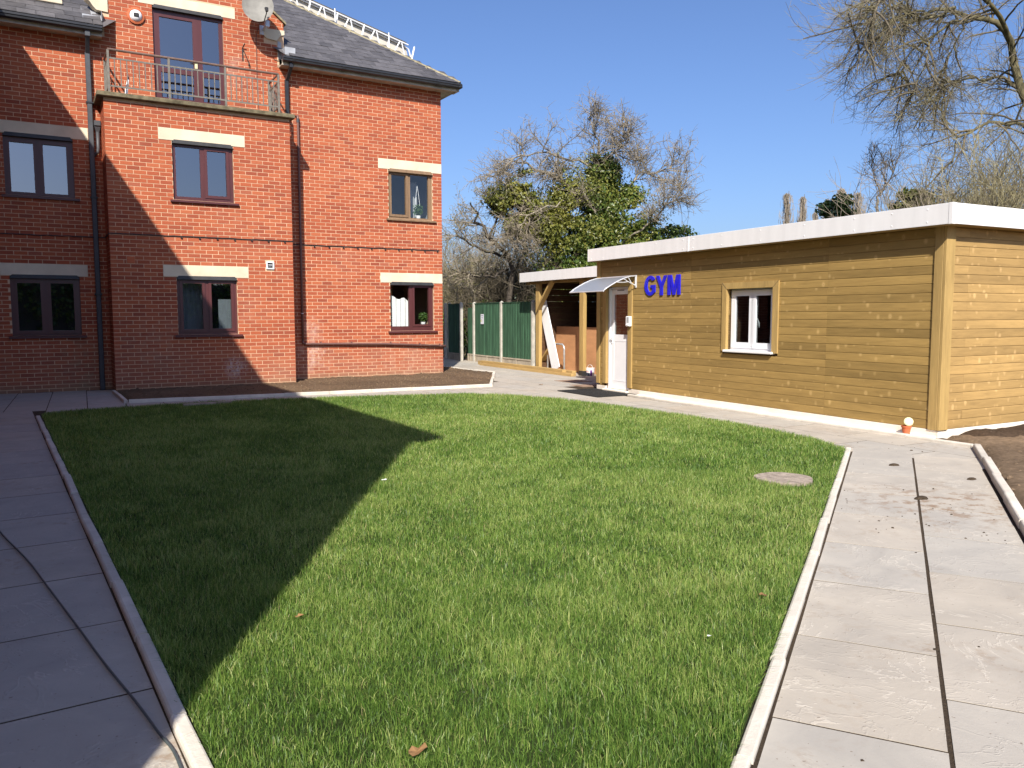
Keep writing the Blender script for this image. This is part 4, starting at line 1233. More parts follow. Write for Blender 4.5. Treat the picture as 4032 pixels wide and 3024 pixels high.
btop(MB().box((3.50, BAY_Y + .20, 1.2), (3.95, BAY_Y + .22, 1.92)), 'board', 'net_cloth', 'pale board standing inside the right pane of the ground floor bay window', 'board')

def leaf_cloud(name, centres, radii, n, size, mat, seed, parent=None, flat=.0, shell=.55, hang=0.3, tshift=0.0, tvar=.5):
    """leaf-sized folded rhombs spread through ellipsoids (centres (k,3), radii (k,3))"""
    r_ = np.random.default_rng(seed)
    C = np.array(centres, float); Rr = np.array(radii, float)
    vol = Rr.prod(1) ** .7
    pk = r_.choice(len(C), n, p=vol / vol.sum())
    d = r_.normal(size=(n, 3)); d /= np.linalg.norm(d, axis=1, keepdims=True)
    rad = shell + (1 - shell) * r_.random((n, 1)) ** .6
    rad *= (.82 + .36 * r_.random((n, 1)))
    P = C[pk] + d * rad * Rr[pk]
    # clump: pull leaves towards random clump seeds, leaving gaps
    nrm = d * .9 + r_.normal(size=(n, 3)) * .7; nrm[:, 2] += .25
    nrm /= np.linalg.norm(nrm, axis=1, keepdims=True)
    up = np.tile([0, 0, -1.0], (n, 1)) * hang + r_.normal(size=(n, 3)) * (1 - hang)
    a = np.cross(nrm, up); a /= np.linalg.norm(a, axis=1, keepdims=True) + 1e-9
    b = np.cross(a, nrm)
    s_ = size * (.6 + .8 * r_.random((n, 1)))
    V = np.stack([P + b * s_, P + a * s_ * .55 + nrm * s_ * .12, P - b * s_ * .9, P - a * s_ * .55 + nrm * s_ * .12], 1)
    cl = fbm(P[:, 0] * 1.3 + P[:, 1], P[:, 2] * 1.3 + 7, 3)
    t = np.clip(.5 + tshift + tvar * (cl - .5) * 2 + r_.normal(0, .16, n), 0, 1)
    keep = fbm(P[:, 0] * 2.6 + 3 + P[:, 1], P[:, 2] * 2.6, 2) > .36
    V, t = V[keep], t[keep]
    n = len(V)
    Fc = (np.array([(0, 1, 2), (0, 2, 3)])[None] + (np.arange(n) * 4)[:, None, None]).reshape(-1, 3)
    me = np_mesh(name, V.reshape(-1, 3), Fc, {'tint': ('POINT', np.repeat(t, 4))})
    return link(name, me, MAT[mat], parent)

# potted plants in the windows
def house_plant(x, y, z, r, label, seed, mat='house_plant'):
    o = bthing('house_plant', x, y, z, label, 'plant')
    MB().lathe([(0, 0), (.05, 0), (.062, .11), (.056, .115), (.05, .10), (0, .10)], 14).build('pot', MAT['pot_white'], o)
    leaf_cloud('foliage', [(0, 0, .2 + r * .3)], [(r, r * .7, r)], 220, .032, mat, seed, o, shell=.2, hang=.2)
    return o
house_plant(8.68, WIN_Y + .06, 4.0, .16, 'leafy plant in a white pot on the upper right window sill', 91)
house_plant(8.78, WIN_Y + .06, 1.27, .14, 'dry yellowish plant in a white pot in the lower right window', 92)
hg = bthing('cord', 8.66, WIN_Y + .07, 4.25, 'pale looped hanging cord behind the upper right window', 'cord')
MB().tube([(-.07, 0, .08), (-.05, 0, .25), (-.015, 0, .52), (0, 0, .62), (.03, 0, .45), (.07, 0, .12), (.03, 0, .0), (-.04, 0, .0), (-.07, 0, .08)], .006, 5, cap=False).build('loop', MAT['upvc_white'], hg)

# ================================================================ WING BESIDE THE CAMERA (casts the big lawn shadow)
wing = empty('brick_wing', (*fac(-1.37, 10), 0), FA)
tag(wing, 'tall red brick wing standing along the left-hand path, outside the view', 'building')
def wing_brick():
    t = NT('wing_brick')
    g = t.n('ShaderNodeTexCoord')
    sp = t.n('ShaderNodeSeparateXYZ'); t.l(g.outputs['Object'], sp.inputs[0])
    ad = t.math('ADD', sp.outputs['X'], sp.outputs['Y'])
    cb = t.n('ShaderNodeCombineXYZ'); t.l(ad, cb.inputs['X']); t.l(sp.outputs['Z'], cb.inputs['Y'])
    br = t.n('ShaderNodeTexBrick', i_Scale=1.0)
    br.inputs['Color1'].default_value = (.45, .105, .045, 1); br.inputs['Color2'].default_value = (.36, .08, .04, 1)
    br.inputs['Mortar'].default_value = (.55, .37, .24, 1)
    br.inputs['Mortar Size'].default_value = .011
    br.inputs['Brick Width'].default_value = .2467; br.inputs['Row Height'].default_value = .0825
    t.l(cb.outputs[0], br.inputs['Vector'])
    MAT['wing_brick'] = t.done(t.bsdf(br.outputs['Color'], .85, .2))
wing_brick()
wo_ = [(-(y - 10) , 0) for y in ()]
wm = MB()
holes = []
for yy in (3.2, 7.2, 11.2, 15.2):
    for zz in (1.2, 4.0):
        holes.append((yy, yy + 1.2, zz, zz + 1.2))
# courtyard face as a panel in (y, z) turned to face +s
pm = MB().panel(.28, 19.1, -.1, 8.32, holes, 0, .12)
wm.add([(-p[1], p[0] - 10, p[2]) for p in pm.v], pm.f)
wm.add([(0, -9.72, -.1), (-8, -9.72, -.1), (-8, -9.72, 8.32), (0, -9.72, 8.32)], [(0, 3, 2, 1)])
wm.add([(-8, -9.72, -.1), (-8, 9.1, -.1), (-8, 9.1, 8.32), (-8, -9.72, 8.32)], [(0, 3, 2, 1)])
wm.build('wall', MAT['wing_brick'], wing)
for h in holes:
    f = MB().panel(h[0], h[1], h[2], h[3], [(h[0] + .09, (h[0] + h[1]) / 2 - .05, h[2] + .09, h[3] - .09), ((h[0] + h[1]) / 2 + .05, h[1] - .09, h[2] + .09, h[3] - .09)], .05, .12)
    f.v = [(-p[1], p[0] - 10, p[2]) for p in f.v]
    fo = f.build('window', MAT['upvc_maroon'], wing)
    MB().add([(-.09, h[0] - 9.95, h[2] + .05), (-.09, h[1] - 10.05, h[2] + .05), (-.09, h[1] - 10.05, h[3] - .05), (-.09, h[0] - 9.95, h[3] - .05)], [(0, 1, 2, 3)]).build('pane', MAT['dark_metal'], fo)
    MB().box((-.02, h[0] - 10.25, h[3]), (.01, h[1] - 9.75, h[3] + .2475)).build('lintel', MAT['lintel_stone'], fo)
MB().add([(.39, -9.76, 8.55), (.39, 9.3, 8.55), (-3.9, 9.3, 11.3), (-3.9, -5.4, 11.3), (-8.4, -9.76, 8.55), (-8.4, 9.3, 8.55)], [(0, 1, 2, 3), (0, 3, 4), (4, 3, 2, 5)]).build('roof', MAT['wing_roof'], wing)
MB().box((.0, -9.74, 8.33), (.27, 9.1, 8.36)).box((.27, -9.74, 8.34), (.30, 9.1, 8.54)).build('soffit', MAT['soffit_cream'], wing)
MB().box((.30, -9.76, 8.44), (.40, 9.1, 8.56)).build('gutter', MAT['black_plastic'], wing)

# ================================================================ TEMPORARY ROOF SCAFFOLD BEHIND THE HIP
sc = bthing('scaffold_roof', 8.9, 23.4, 7.4, 'white lattice scaffold roof with grey sheeting behind the slate roof', 'scaffolding')
def S_(x, z, dy=0): return (x - 8.9, dy, z - 7.4)
x0s, x1s = 5.6, 10.36
topz = lambda x: 10.50 + (7.63 - x) * .24 + .04
chz = lambda x: topz(x) - .17
MB().add([S_(x0s, topz(x0s), .5), S_(x0s, 9.0, .5), S_(10.3, 8.9, .5), S_(10.42, 9.55, .5), S_(10.36, topz(10.36) - .06, .5), S_(10.26, topz(10.26), .5)], [(0, 1, 2, 3, 4, 5)]).build('sheeting', MAT['scaffold_sheet'], sc)
MB().add([S_(x0s, topz(x0s), .5), S_(10.30, topz(10.30), .5), S_(10.30, topz(10.30) + .03, .30), S_(x0s, topz(x0s) + .03, .30)], [(0, 1, 2, 3)]).build('sheeting', MAT['scaffold_sheet'], sc)
MB().tube([S_(x0s, chz(x0s)), S_(10.22, chz(10.22))], .024, 8).build('top_chord', MAT['scaffold_white'], sc)
MB().tube([S_(x0s, topz(x0s) - .04, .44), S_(10.26, topz(10.26) - .04, .44), S_(10.42, topz(10.42) - .10, .44), S_(10.48, topz(10.48) - .28, .44), S_(10.48, 8.7, .44)], .022, 8).build('edge_tube', MAT['scaffold_white'], sc)
MB().tube([S_(x0s, chz(x0s) - .85), S_(10.2, chz(10.2) - .60)], .024, 8).build('bottom_chord', MAT['scaffold_white'], sc)
xx = 6.0; k = 0
while xx < 10.1:
    lo = lambda x: np.interp(x, [x0s, 10.2], [chz(x0s) - .85, chz(10.2) - .60])
    MB().tube([S_(xx, chz(xx)), S_(xx + .16, lo(xx + .16))], .018, 6).build('brace', MAT['scaffold_white'], sc)
    MB().tube([S_(xx - .06, chz(xx)), S_(xx - .36, lo(xx - .36))], .018, 6).build('brace', MAT['scaffold_white'], sc)
    MB().tube([S_(xx + .42, chz(xx + .42) + .02), S_(xx + .28, lo(xx + .28))], .027, 6).build('upright', MAT['scaffold_white'], sc)
    xx += .80
for x in (7.9, 9.55): MB().tube([S_(x, chz(x) + .06, -.1), S_(x + .01, chz(x) - .75, -.1)], .02, 6).build('standard', MAT['galvanised'], sc)

# ================================================================ GYM CABIN
gymb = empty('timber_cabin', (*gym(G0D, G0N), 0), GA)
tag(gymb, 'flat-roofed timber clad cabin with white fascia at the right', 'building')
GL, GW = 7.68, 5.2            # front length, depth
def gp(mb, name, mat, parent=None, smooth=False): return mb.build(name, MAT[mat], parent or gymb, smooth=smooth)
# core behind the boards, with openings for the window and the door
WX0, WX1, WZ0, WZ1 = 2.81, 3.83, .975, 1.99
DX0, DX1, DZ0, DZ1 = 6.585, 7.325, .02, 2.12
core = MB()
cp_ = MB().panel(.02, GL - .02, .0, 2.66, [(WX0, WX1, WZ0, WZ1), (DX0, DX1, DZ0, DZ1)], 0, .3)
core.add([(p[0], -.022 - p[1], p[2]) for p in cp_.v], [tuple(reversed(f)) for f in cp_.f])
core.add([(.02, -.022, 0), (.02, -GW, 0), (.02, -GW, 2.66), (.02, -.022, 2.66)], [(3, 2, 1, 0)])
core.add([(GL - .02, -.022, 0), (GL - .02, -GW, 0), (GL - .02, -GW, 2.66), (GL - .02, -.022, 2.66)], [(0, 1, 2, 3)])
core.add([(.02, -GW, 0), (GL - .02, -GW, 0), (GL - .02, -GW, 2.66), (.02, -GW, 2.66)], [(3, 2, 1, 0)])
core.add([(.02, -GW, .03), (GL - .02, -GW, .03), (GL - .02, -.022, .03), (.02, -.022, .03)], [(0, 1, 2, 3)])
core.add([(.02, -GW, 2.6), (GL - .02, -GW, 2.6), (GL - .02, -.022, 2.6), (.02, -.022, 2.6)], [(3, 2, 1, 0)])
gp(core, 'wall', 'shelter_dark')
gp(MB().box((-.012, .015, -.06), (6.57, -.06, .10), .004).box((7.345, .015, -.06), (GL + .0, -.06, .10), .004).box((-.012, -.06, -.06), (.05, -GW, .10), .004), 'plinth', 'plinth_render')
# weatherboards: shaped board profile, one object per board
def board_mesh(name, mat, h=.1157):
    # y outward; rounded log-lap face with a recessed joint at the top
    pr = [(-.02, 0), (.008, .0005), (.0105, .004), (.0112, .03), (.0112, .085), (.0102, .106), (.0082, .1115), (.001, .1125), (.001, h + .004), (-.02, h + .004)]
    me = MB().extrude_x(pr, 0, 1).mesh(name)
    b = bmesh.new(); b.from_mesh(me); bmesh.ops.recalc_face_normals(b, faces=b.faces[:]); b.to_mesh(me); b.free()
    me.materials.append(MAT[mat])
    return me
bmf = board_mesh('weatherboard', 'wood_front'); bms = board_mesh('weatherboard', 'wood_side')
RZ, RH = .104, .1157
def front_board(x0, x1, z): 
    if x1 - x0 > .02: link('weatherboard', bmf, None, gymb, (x0 + .0015, random.uniform(-.0008, .0008), z), (0, 0, 0), (x1 - x0 - .003, 1, 1))
SURW = (2.693, 3.936, .962, 2.092)
for k in range(22):
    z = RZ + k * RH; zc = z + RH / 2
    cuts = [.135, 1.78, 4.753, GL - .11]
    for a, b in zip(cuts[:-1], cuts[1:]):
        segs = [(a, b)]
        if SURW[2] - .02 < zc < SURW[3] + .02:
            segs = [(p, q) for s0, s1 in segs for p, q in ((s0, min(s1, SURW[0] + .01)), (max(s0, SURW[1] - .01), s1)) if q > p]
        if zc < 2.14:
            segs = [(p, q) for s0, s1 in segs for p, q in ((s0, min(s1, 6.46)), (max(s0, 7.44), s1)) if q > p]
        for p, q in segs: front_board(p, q, z)
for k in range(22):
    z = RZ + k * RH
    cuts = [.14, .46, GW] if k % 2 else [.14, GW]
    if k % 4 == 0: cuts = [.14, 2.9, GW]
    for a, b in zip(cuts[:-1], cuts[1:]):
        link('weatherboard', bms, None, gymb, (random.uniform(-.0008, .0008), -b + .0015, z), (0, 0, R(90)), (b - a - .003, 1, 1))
# corner posts
gp(MB().box((.008, -.01, .098), (.125, .034, 2.66), .004), 'corner_board', 'wood_post')
gp(MB().box((-.034, -.145, .098), (.006, .032, 2.66), .004), 'corner_board', 'wood_post')
gp(MB().box((GL - .115, -.01, .14), (GL + .01, .026, 2.66), .004), 'corner_board', 'wood_post')
# fascia boards and roof
OV = .21
fz0, fz1 = 2.66, 2.912
gp(MB().box((4.61, OV - .018, fz0), (GL + .06, OV, fz1), .003), 'fascia', 'fascia_white')
gp(MB().box((-OV + .05, OV - .018, fz0), (4.608, OV, fz1), .003), 'fascia', 'fascia_white')
gp(MB().box((4.585, OV - .001, fz0 - .004), (4.635, OV + .006, fz1 + .003), .002), 'fascia_joint', 'fascia_white')
gp(MB().box((-OV, -GW - .2, fz0), (-OV + .018, OV - .02, fz1), .003), 'fascia', 'fascia_white')
gp(MB().box((-OV - .004, OV - .06, fz0 - .004), (-OV + .05, OV + .004, fz1 + .003), .003), 'fascia_corner', 'fascia_white')
gp(MB().box((GL + .06, -GW - .2, fz0), (GL + .078, OV, fz1), .003), 'fascia', 'fascia_white')
gp(MB().box((-OV + .018, -GW - .2, 2.70), (GL + .06, OV - .018, 2.895)), 'roof', 'black_plastic')
gp(MB().box((-OV + .018, -.02, 2.655), (GL + .06, OV - .018, 2.668)).box((-OV + .018, -GW, 2.6552), (.0, -.02, 2.6682)), 'soffit', 'wood_front')
scm = MB().lathe([(0, .006), (.006, .005), (.009, 0)], 8).mesh('screw_cap'); scm.materials.append(MAT['fascia_white'])
for x in [.12, .62 + .0] + [1.2 + .86 * i for i in range(4)] + [4.48, 4.74, 5.5, 6.35, 7.2, 7.62]:
    for z in (fz0 + .045, fz1 - .05): link('screw_cap', scm, None, gymb, (x, OV, z), (R(-90), 0, 0))
# window surround, window
ws = gp(MB().panel(SURW[0], SURW[1], SURW[2], SURW[3], [(WX0, WX1, WZ0 - .02, WZ1)], 0, .16), 'window', 'wood_post')
me = ws.data
for v in me.vertices: v.co.y = .034 - v.co.y
me.flip_normals()
for (a, b) in (((SURW[0], .035, SURW[3]), (WX0, .035, WZ1)), ((SURW[1], .035, SURW[3]), (WX1, .035, WZ1))):
    gp(MB().bar(a, b, .003, .004), 'mitre', 'bark_dark', ws)
def gpanel(x0, x1, z0, z1, holes, yf, yb):
    p = MB().panel(x0, x1, z0, z1, holes, 0, abs(yb - yf))
    p.v = [(q[0], yf - q[1], q[2]) for q in p.v]
    p.f = [tuple(reversed(f)) for f in p.f]
    return p
wf = gp(gpanel(WX0 + .005, WX1 - .005, WZ0 + .01, WZ1 - .005, [(2.895, 3.285, 1.075, 1.905), (3.365, 3.745, 1.075, 1.905)], -.075, -.13), 'frame', 'upvc_white', ws)
for (a, b) in ((2.895, 3.285), (3.365, 3.745)):
    gp(gpanel(a - .06, b + .06, 1.02, 1.96, [(a + .035, b - .035, 1.11, 1.87)], -.06, -.078), 'sash', 'upvc_white', ws)
    gp(MB().add([(a + .03, -.085, 1.1), (b - .03, -.085, 1.1), (b - .03, -.085, 1.88), (a + .03, -.085, 1.88)], [(3, 2, 1, 0)]), 'pane', 'glass_cabin', ws)
gp(MB().box((WX0 - .03, -.08, WZ0 - .03), (WX1 + .03, .075, WZ0 + .008), .008), 'sill', 'upvc_white', ws)
gp(MB().tube([(3.30, -.14, 1.50), (3.305, -.155, 1.49), (3.28, -.165, 1.43), (3.275, -.165, 1.36)], .011, 8), 'handle', 'upvc_white', ws, True)
# door
dr = gp(gpanel(DX0, DX1, DZ0, DZ1, [(6.66, 7.205, 1.155, 1.985)], -.07, -.13), 'door', 'upvc_white')
gp(gpanel(6.60, 7.275, .06, 2.06, [(6.70, 7.165, 1.165, 1.975)], -.05, -.072), 'leaf', 'upvc_white', dr)
gp(gpanel(6.70, 7.165, .22, 1.045, [(6.715, 7.15, .235, 1.03)], -.046, -.05), 'panel_bead', 'upvc_white', dr)
gp(gpanel(DX0 - .0, DX0 + .03, .02, 2.11, [], -.035, -.07), 'jamb', 'upvc_white', dr)
gp(gpanel(7.27, DX1, .02, 2.11, [], -.03, -.07), 'jamb', 'upvc_white', dr)
gp(MB().add([(6.68, -.062, 1.14), (7.19, -.062, 1.14), (7.19, -.062, 2.0), (6.68, -.062, 2.0)], [(3, 2, 1, 0)]), 'pane', 'glass_cabin', dr)
gp(MB().box((6.82, -.052, 2.045), (7.05, -.045, 2.062)), 'vent_slot', 'dark_metal', dr)
gp(MB().box((7.20, -.05, .98), (7.235, -.03, 1.20), .006).tube([(7.215, -.03, 1.10), (7.215, .01, 1.10), (7.11, .012, 1.10)], .010, 8), 'handle', 'upvc_white', dr)
gp(MB().box((6.56, -.11, .0), (7.40, .075, .05), .01), 'threshold', 'plinth_render', dr)
# door surround boards
gp(MB().box((6.45, -.06, .115), (6.585, .036, 2.20), .004), 'door_surround', 'wood_post')
gp(MB().box((7.325, -.10, .155), (7.445, .036, 2.20), .004), 'door_surround', 'wood_post')
gp(MB().box((6.585, -.06, 2.125), (7.325, .034, 2.20), .004), 'door_surround', 'wood_post')

# ---- things on and by the cabin
def gthing(name, d, n, z, label, cat): return tag(empty(name, (*gym(d, n), z), GA), label, cat)
sg = gthing('sign', 11.96, G0N, 1.925, 'raised blue letters reading GYM on the timber wall', 'sign')
def poly_letter(outer, inner, name, x, w, h):
    """letter outline in unit box; mirrored so that it reads from outside (+y side, x running right to left)"""
    bm = bmesh.new()
    def ring(pts): 
        vv = [bm.verts.new((x - p[0] * w, 0, p[1] * h)) for p in pts]
        return [bm.edges.new((vv[i], vv[(i + 1) % len(vv)])) for i in range(len(vv))]
    e = ring(outer)
    for q in inner: e += ring(q)
    bmesh.ops.triangle_fill(bm, edges=e, use_beauty=True)
    r_ = bmesh.ops.extrude_face_region(bm, geom=bm.faces[:])
    for v in [g for g in r_['geom'] if isinstance(g, bmesh.types.BMVert)]: v.co.y += .022
    bmesh.ops.recalc_face_normals(bm, faces=bm.faces[:])
    me = bpy.data.meshes.new(name); bm.to_mesh(me); bm.free()
    o = link(name, me, MAT['letter_blue'], sg, (0, .014, 0))
    return o
def gshape():
    out, inn = [], []
    for t in np.linspace(38, 328, 22):
        out.append((.5 + .5 * math.cos(R(t)), .5 + .5 * math.sin(R(t))))
    g_ = list(out)
    g_[-1] = (.93, .16)
    g_ += [(.93, .53), (.53, .53), (.53, .38), (.68, .38), (.68, .24)]
    for t in np.linspace(308, 46, 20):
        g_.append((.5 + .27 * math.cos(R(t)), .5 + .335 * math.sin(R(t))))
    return g_
# d decreases to the right as seen from outside
d0 = 11.96
poly_letter(gshape(), [], 'letter', 12.475 - d0, .345, .372)
poly_letter([(0, 1), (.26, 1), (.5, .60), (.74, 1), (1, 1), (.62, .42), (.62, 0), (.38, 0), (.38, .42)], [], 'letter', 12.125 - d0, .31, .362)
poly_letter([(0, 0), (0, 1), (.30, 1), (.5, .35), (.70, 1), (1, 1), (1, 0), (.80, 0), (.80, .72), (.585, 0), (.415, 0), (.20, .72), (.20, 0)], [], 'letter', 11.785 - d0, .345, .362)

cn = gthing('door_canopy', 13.35, G0N, 2.30, 'arched clear plastic canopy over the cabin door', 'canopy')
prof = [(.015, .01), (.15, .0), (.31, -.045), (.46, -.105), (.60, -.175), (.70, -.23), (.78, -.285)]
mb = MB()
for (y, z) in prof: mb.v += [(-.585, y, z), (.585, y, z)]
for i in range(len(prof) - 1): mb.f.append((2 * i, 2 * i + 1, 2 * i + 3, 2 * i + 2))
nv = len(mb.v)
mb.add([(p[0], p[1], p[2] - .005) for p in mb.v], [tuple(reversed(f)) for f in mb.f])
mb.build('sheet', MAT['polycarbonate'], cn, smooth=True)
for x in (-.585, .585):
    MB().tube([(x, y, z + .004) for y, z in prof], .012, 8).build('edge_rail', MAT['aluminium'], cn, smooth=True)
    MB().box((x - .02, .004, -.215), (x + .02, .03, .03), .006).build('wall_bracket', MAT['aluminium'], cn)
    MB().tube([(x, .03, -.17), (x, .12, -.135), (x, .20, -.10), (x, .30, -.115), (x, .47, -.115)], .010, 6).tube([(x, .12, -.135), (x, .17, -.06), (x, .20, -.02)], .009, 6).tube([(x, .20, -.105), (x, .26, -.07), (x, .31, -.05)], .009, 6).tube([(x, .03, -.17), (x, .03, .0)], .012, 6).build('scroll_arm', MAT['aluminium'], cn)
MB().tube([(-.60, .782, -.287), (.60, .782, -.287)], .011, 8).build('front_rail', MAT['aluminium'], cn)
MB().box((-.60, .004, -.0), (.60, .03, .03), .004).build('wall_rail', MAT['aluminium'], cn)

kb = gthing('entry_box', 12.925, G0N + .036, 1.335, 'white wall box with grey window beside the cabin door', 'box')
MB().box((-.07, 0, 0), (.07, .055, .20), .012).build('case', MAT['upvc_white'], kb)
MB().box((-.035, .053, .075), (.03, .058, .185), .002).build('window', MAT['net_cloth'], kb)
MB().box((-.045, .05, .012), (.045, .075, .042), .008).build('lever', MAT['upvc_white'], kb)

mt = gthing('door_mat', 13.42, -9.06, 0, 'black rubber ring mat lying in front of the cabin door', 'mat')
m_ = MB().panel(-.74, .74, -.47, .47, [(-.70 + i * .06, -.70 + i * .06 + .034, -.44 + j * .06, -.44 + j * .06 + .034) for i in range(24) for j in range(15)], 0, .014)
m_.v = [(p[0], p[2], .018 - p[1]) for p in m_.v]
m_.build('mat', MAT['rubber'], mt)
tag(MB().prism([gym(16.43, -9.87), gym(15.75, -9.87), gym(15.75, -10.5), gym(16.43, -10.5)], -.001, .006).build('inspection_cover', MAT['cover_brown']), 'brown cover plate let into the paving before the shelter', 'cover')
tag(MB().prism([gym(15.25, -9.55), gym(14.70, -9.55), gym(14.45, -10.35), gym(15.0, -10.35)], -.001, .006).build('inspection_cover', MAT['cover_brown']), 'brown cover plate in the paving behind the door mat', 'cover')

# pot and solar light
px_, py_ = gym(6.745, -9.37)
pot = tag(empty('plant_pot', (px_, py_, .022)), 'small terracotta pot against the white plinth near the cabin corner', 'pot')
MB().lathe([(0, 0), (.042, 0), (.056, .088), (.063, .088), (.064, .112), (.055, .112), (.05, .09), (0, .09)], 18).build('body', MAT['terracotta'], pot, smooth=False)
MB().lathe([(0, .095), (.05, .095)], 14).build('soil', MAT['soil_dark'], pot)
so_ = tag(empty('solar_light', (px_ + .02, py_ - .0, .10)), 'round cream solar light stuck in the small terracotta pot', 'light')
MB().tube([(0, 0, 0), (0, 0, .06)], .006, 6).build('stake', MAT['upvc_white'], so_)
lens = MB().lathe([(0, .012), (.04, .012), (.056, .006), (.058, -.004), (.05, -.016), (0, -.02)], 22).build('disc', MAT['solar_cream'], so_, (0, -.012, .085), (R(72), 0, R(-18)))
MB().box((-.012, -.02, .0145), (.012, .02, .017)).build('cell', MAT['curtain_cloth'], so_, (0, -.012, .085), (R(72), 0, R(-18)))

# stone cover in the lawn, paving chunk at the far lawn edge
cvx, cvy = gym(5.41, -5.77)
t_ = [(cvx + .265 * math.cos(a) * (1 + .03 * math.sin(5 * a)), cvy + .265 * math.sin(a) * (1 + .03 * math.sin(5 * a))) for a in np.linspace(0, 6.28, 28)[:-1]]
tag(MB().prism(t_, .0, .043).build('manhole_cover', MAT['stone_cover']), 'round rough stone cover set in the lawn by the right-hand path', 'cover')
tag(MB().prism([fac(2.15, 14.62), fac(2.95, 14.66), fac(2.95, 14.78), fac(2.15, 14.74)][::-1], .02, .062).build('stone_strip', MAT['stone_cover']), 'flat stone strip half buried at the shaded far edge of the lawn', 'stone')
# hose on the left path
hs = [(fac(*p)[0], fac(*p)[1], .012) for p in ((-.42, 8.4), (-.36, 7.6), (-.28, 6.88), (-.10, 5.95), (.0, 5.32), (.12, 4.55), (.21, 3.96), (.29, 3.5), (.335, 3.2), (.37, 2.96), (.36, 2.5), (.30, 1.9))]
from mathutils.geometry import interpolate_bezier
hh = []
for i in range(len(hs) - 1):
    for k in range(5):
        t = k / 5
        p0 = Vector(hs[max(i - 1, 0)]); p1 = Vector(hs[i]); p2 = Vector(hs[i + 1]); p3 = Vector(hs[min(i + 2, len(hs) - 1)])
        hh.append(.5 * ((2 * p1) + (p2 - p0) * t + (2 * p0 - 5 * p1 + 4 * p2 - p3) * t * t + (3 * p1 - p0 - 3 * p2 + p3) * t ** 3))
tag(MB().tube(hh, .0055, 8).build('hose', MAT['hose_green'], smooth=True), 'thin dark hose running along the shaded left-hand path', 'hose')
# odd leaves and scraps on the lawn
def dead_leaf(x, y, z, s_, label, mat, seed, rz_=0.0):
    r_ = random.Random(seed)
    V = []; n = 9
    for k in range(n):
        a = 6.28 * k / n
        rr = s_ * (.55 + .45 * r_.random())
        V.append((rr * math.cos(a), rr * .7 * math.sin(a), s_ * .35 * r_.random()))
    V.append((0, 0, .02 * s_))
    o = MB().add(V, [(k, (k + 1) % n, n) for k in range(n)]).build('leaf', MAT[mat], None, (x, y, z), (0, 0, rz_))
    return tag(o, label, 'leaf', 'fallen leaves on the lawn')
dead_leaf(-1.075, 3.97, .058, .032, 'orange brown fallen leaf on the sunny lawn near the shadow edge', 'dead_leaf', 1)
dead_leaf(-.335, 2.70, .055, .045, 'curled brown dead leaf on the lawn nearest the viewer', 'dead_leaf', 2, 1.0)
dead_leaf(1.36, 4.27, .055, .030, 'small brown fallen leaf on the lawn beside the right-hand edging', 'dead_leaf', 3, 2.0)
dead_leaf(-1.19, 7.40, .045, .03, 'pale scrap lying on the lawn close to the shadow edge', 'feather_white', 5)
dead_leaf(.93, 3.70, .06, .014, 'tiny white petal on the lawn right of centre', 'feather_white', 6)
lx_, ly_ = gym(15.3, -8.6)
dead_leaf(*gym(15.55, -9.0), .004, .075, 'dry brown leaf on the paving before the shelter', 'dead_leaf', 8)
for i, (t, q, s_) in enumerate(((7.62, .26, .07), (8.72, .72, .055), (10.3, .23, .025), (9.2, .05, .06))):
    p = path_pt(t, q)
    r_ = random.Random(40 + i)
    o = MB().lathe([(0, .0), (s_, .0), (s_ * .8, s_ * .22), (s_ * .4, s_ * .36), (0, s_ * .38)], 9).build('soil_clod', MAT['joint_soil'], None, (*p, 0), (0, 0, r_.random()))
    for v in o.data.vertices: v.co.x *= r_.uniform(.7, 1.2); v.co.y *= r_.uniform(.5, .8)
    tag(o, ('dark clod of earth on the joint in the middle of the right-hand path', 'dark clod of earth near the right edging of the path', 'small dark clod by the far end of the middle joint', 'smeared earth clod on the left column of path slabs')[i], 'clod', 'earth clods on the right-hand path')

# ================================================================ OPEN TIMBER SHELTER
sh = tag(empty('timber_shelter', (*gym(17.4, -11.31), 0), GA), 'open timber shelter with white fascia behind the cabin', 'shelter')
def sp_(mb, name, mat, parent=None): return mb.build(name, MAT[mat], parent or sh)
# local x = d - 17.4, y = n + 11.31
for x in (.0, 2.26): sp_(MB().box((x - .095 + (.0), -.05, .0), (x + .095, .05, 2.50), .005), 'post', 'wood_post')
sp_(MB().box((-.10, -.06, -.0), (.10, .06, .13), .004), 'post_shoe', 'dark_metal')
for y in (-2.2,):
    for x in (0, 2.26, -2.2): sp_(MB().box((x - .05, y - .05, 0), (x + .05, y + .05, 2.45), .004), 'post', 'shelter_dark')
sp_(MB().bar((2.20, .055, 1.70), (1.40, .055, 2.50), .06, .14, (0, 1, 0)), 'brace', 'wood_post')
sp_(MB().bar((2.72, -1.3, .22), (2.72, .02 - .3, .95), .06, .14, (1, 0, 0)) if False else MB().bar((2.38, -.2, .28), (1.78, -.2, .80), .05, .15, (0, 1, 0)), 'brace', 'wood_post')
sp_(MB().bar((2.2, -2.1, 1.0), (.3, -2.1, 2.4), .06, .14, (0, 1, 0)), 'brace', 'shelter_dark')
sp_(MB().box((-3.25, .19, 2.485), (3.00, .21, 2.745), .003), 'fascia', 'fascia_white')
sp_(MB().box((2.985, -2.5, 2.4851), (3.003, .188, 2.7451), .003), 'fascia', 'fascia_white')
sp_(MB().box((-3.25, -2.5, 2.56), (2.98, .188, 2.72)), 'roof', 'black_plastic')
sp_(MB().box((-3.25, -.06, 2.42), (2.90, .05, 2.552), .004), 'beam', 'wood_front')
for i in range(9): sp_(MB().box((-3.0 + i * .7, -2.4, 2.45), (-2.955 + i * .7, .15, 2.556)), 'rafter', 'wood_front')
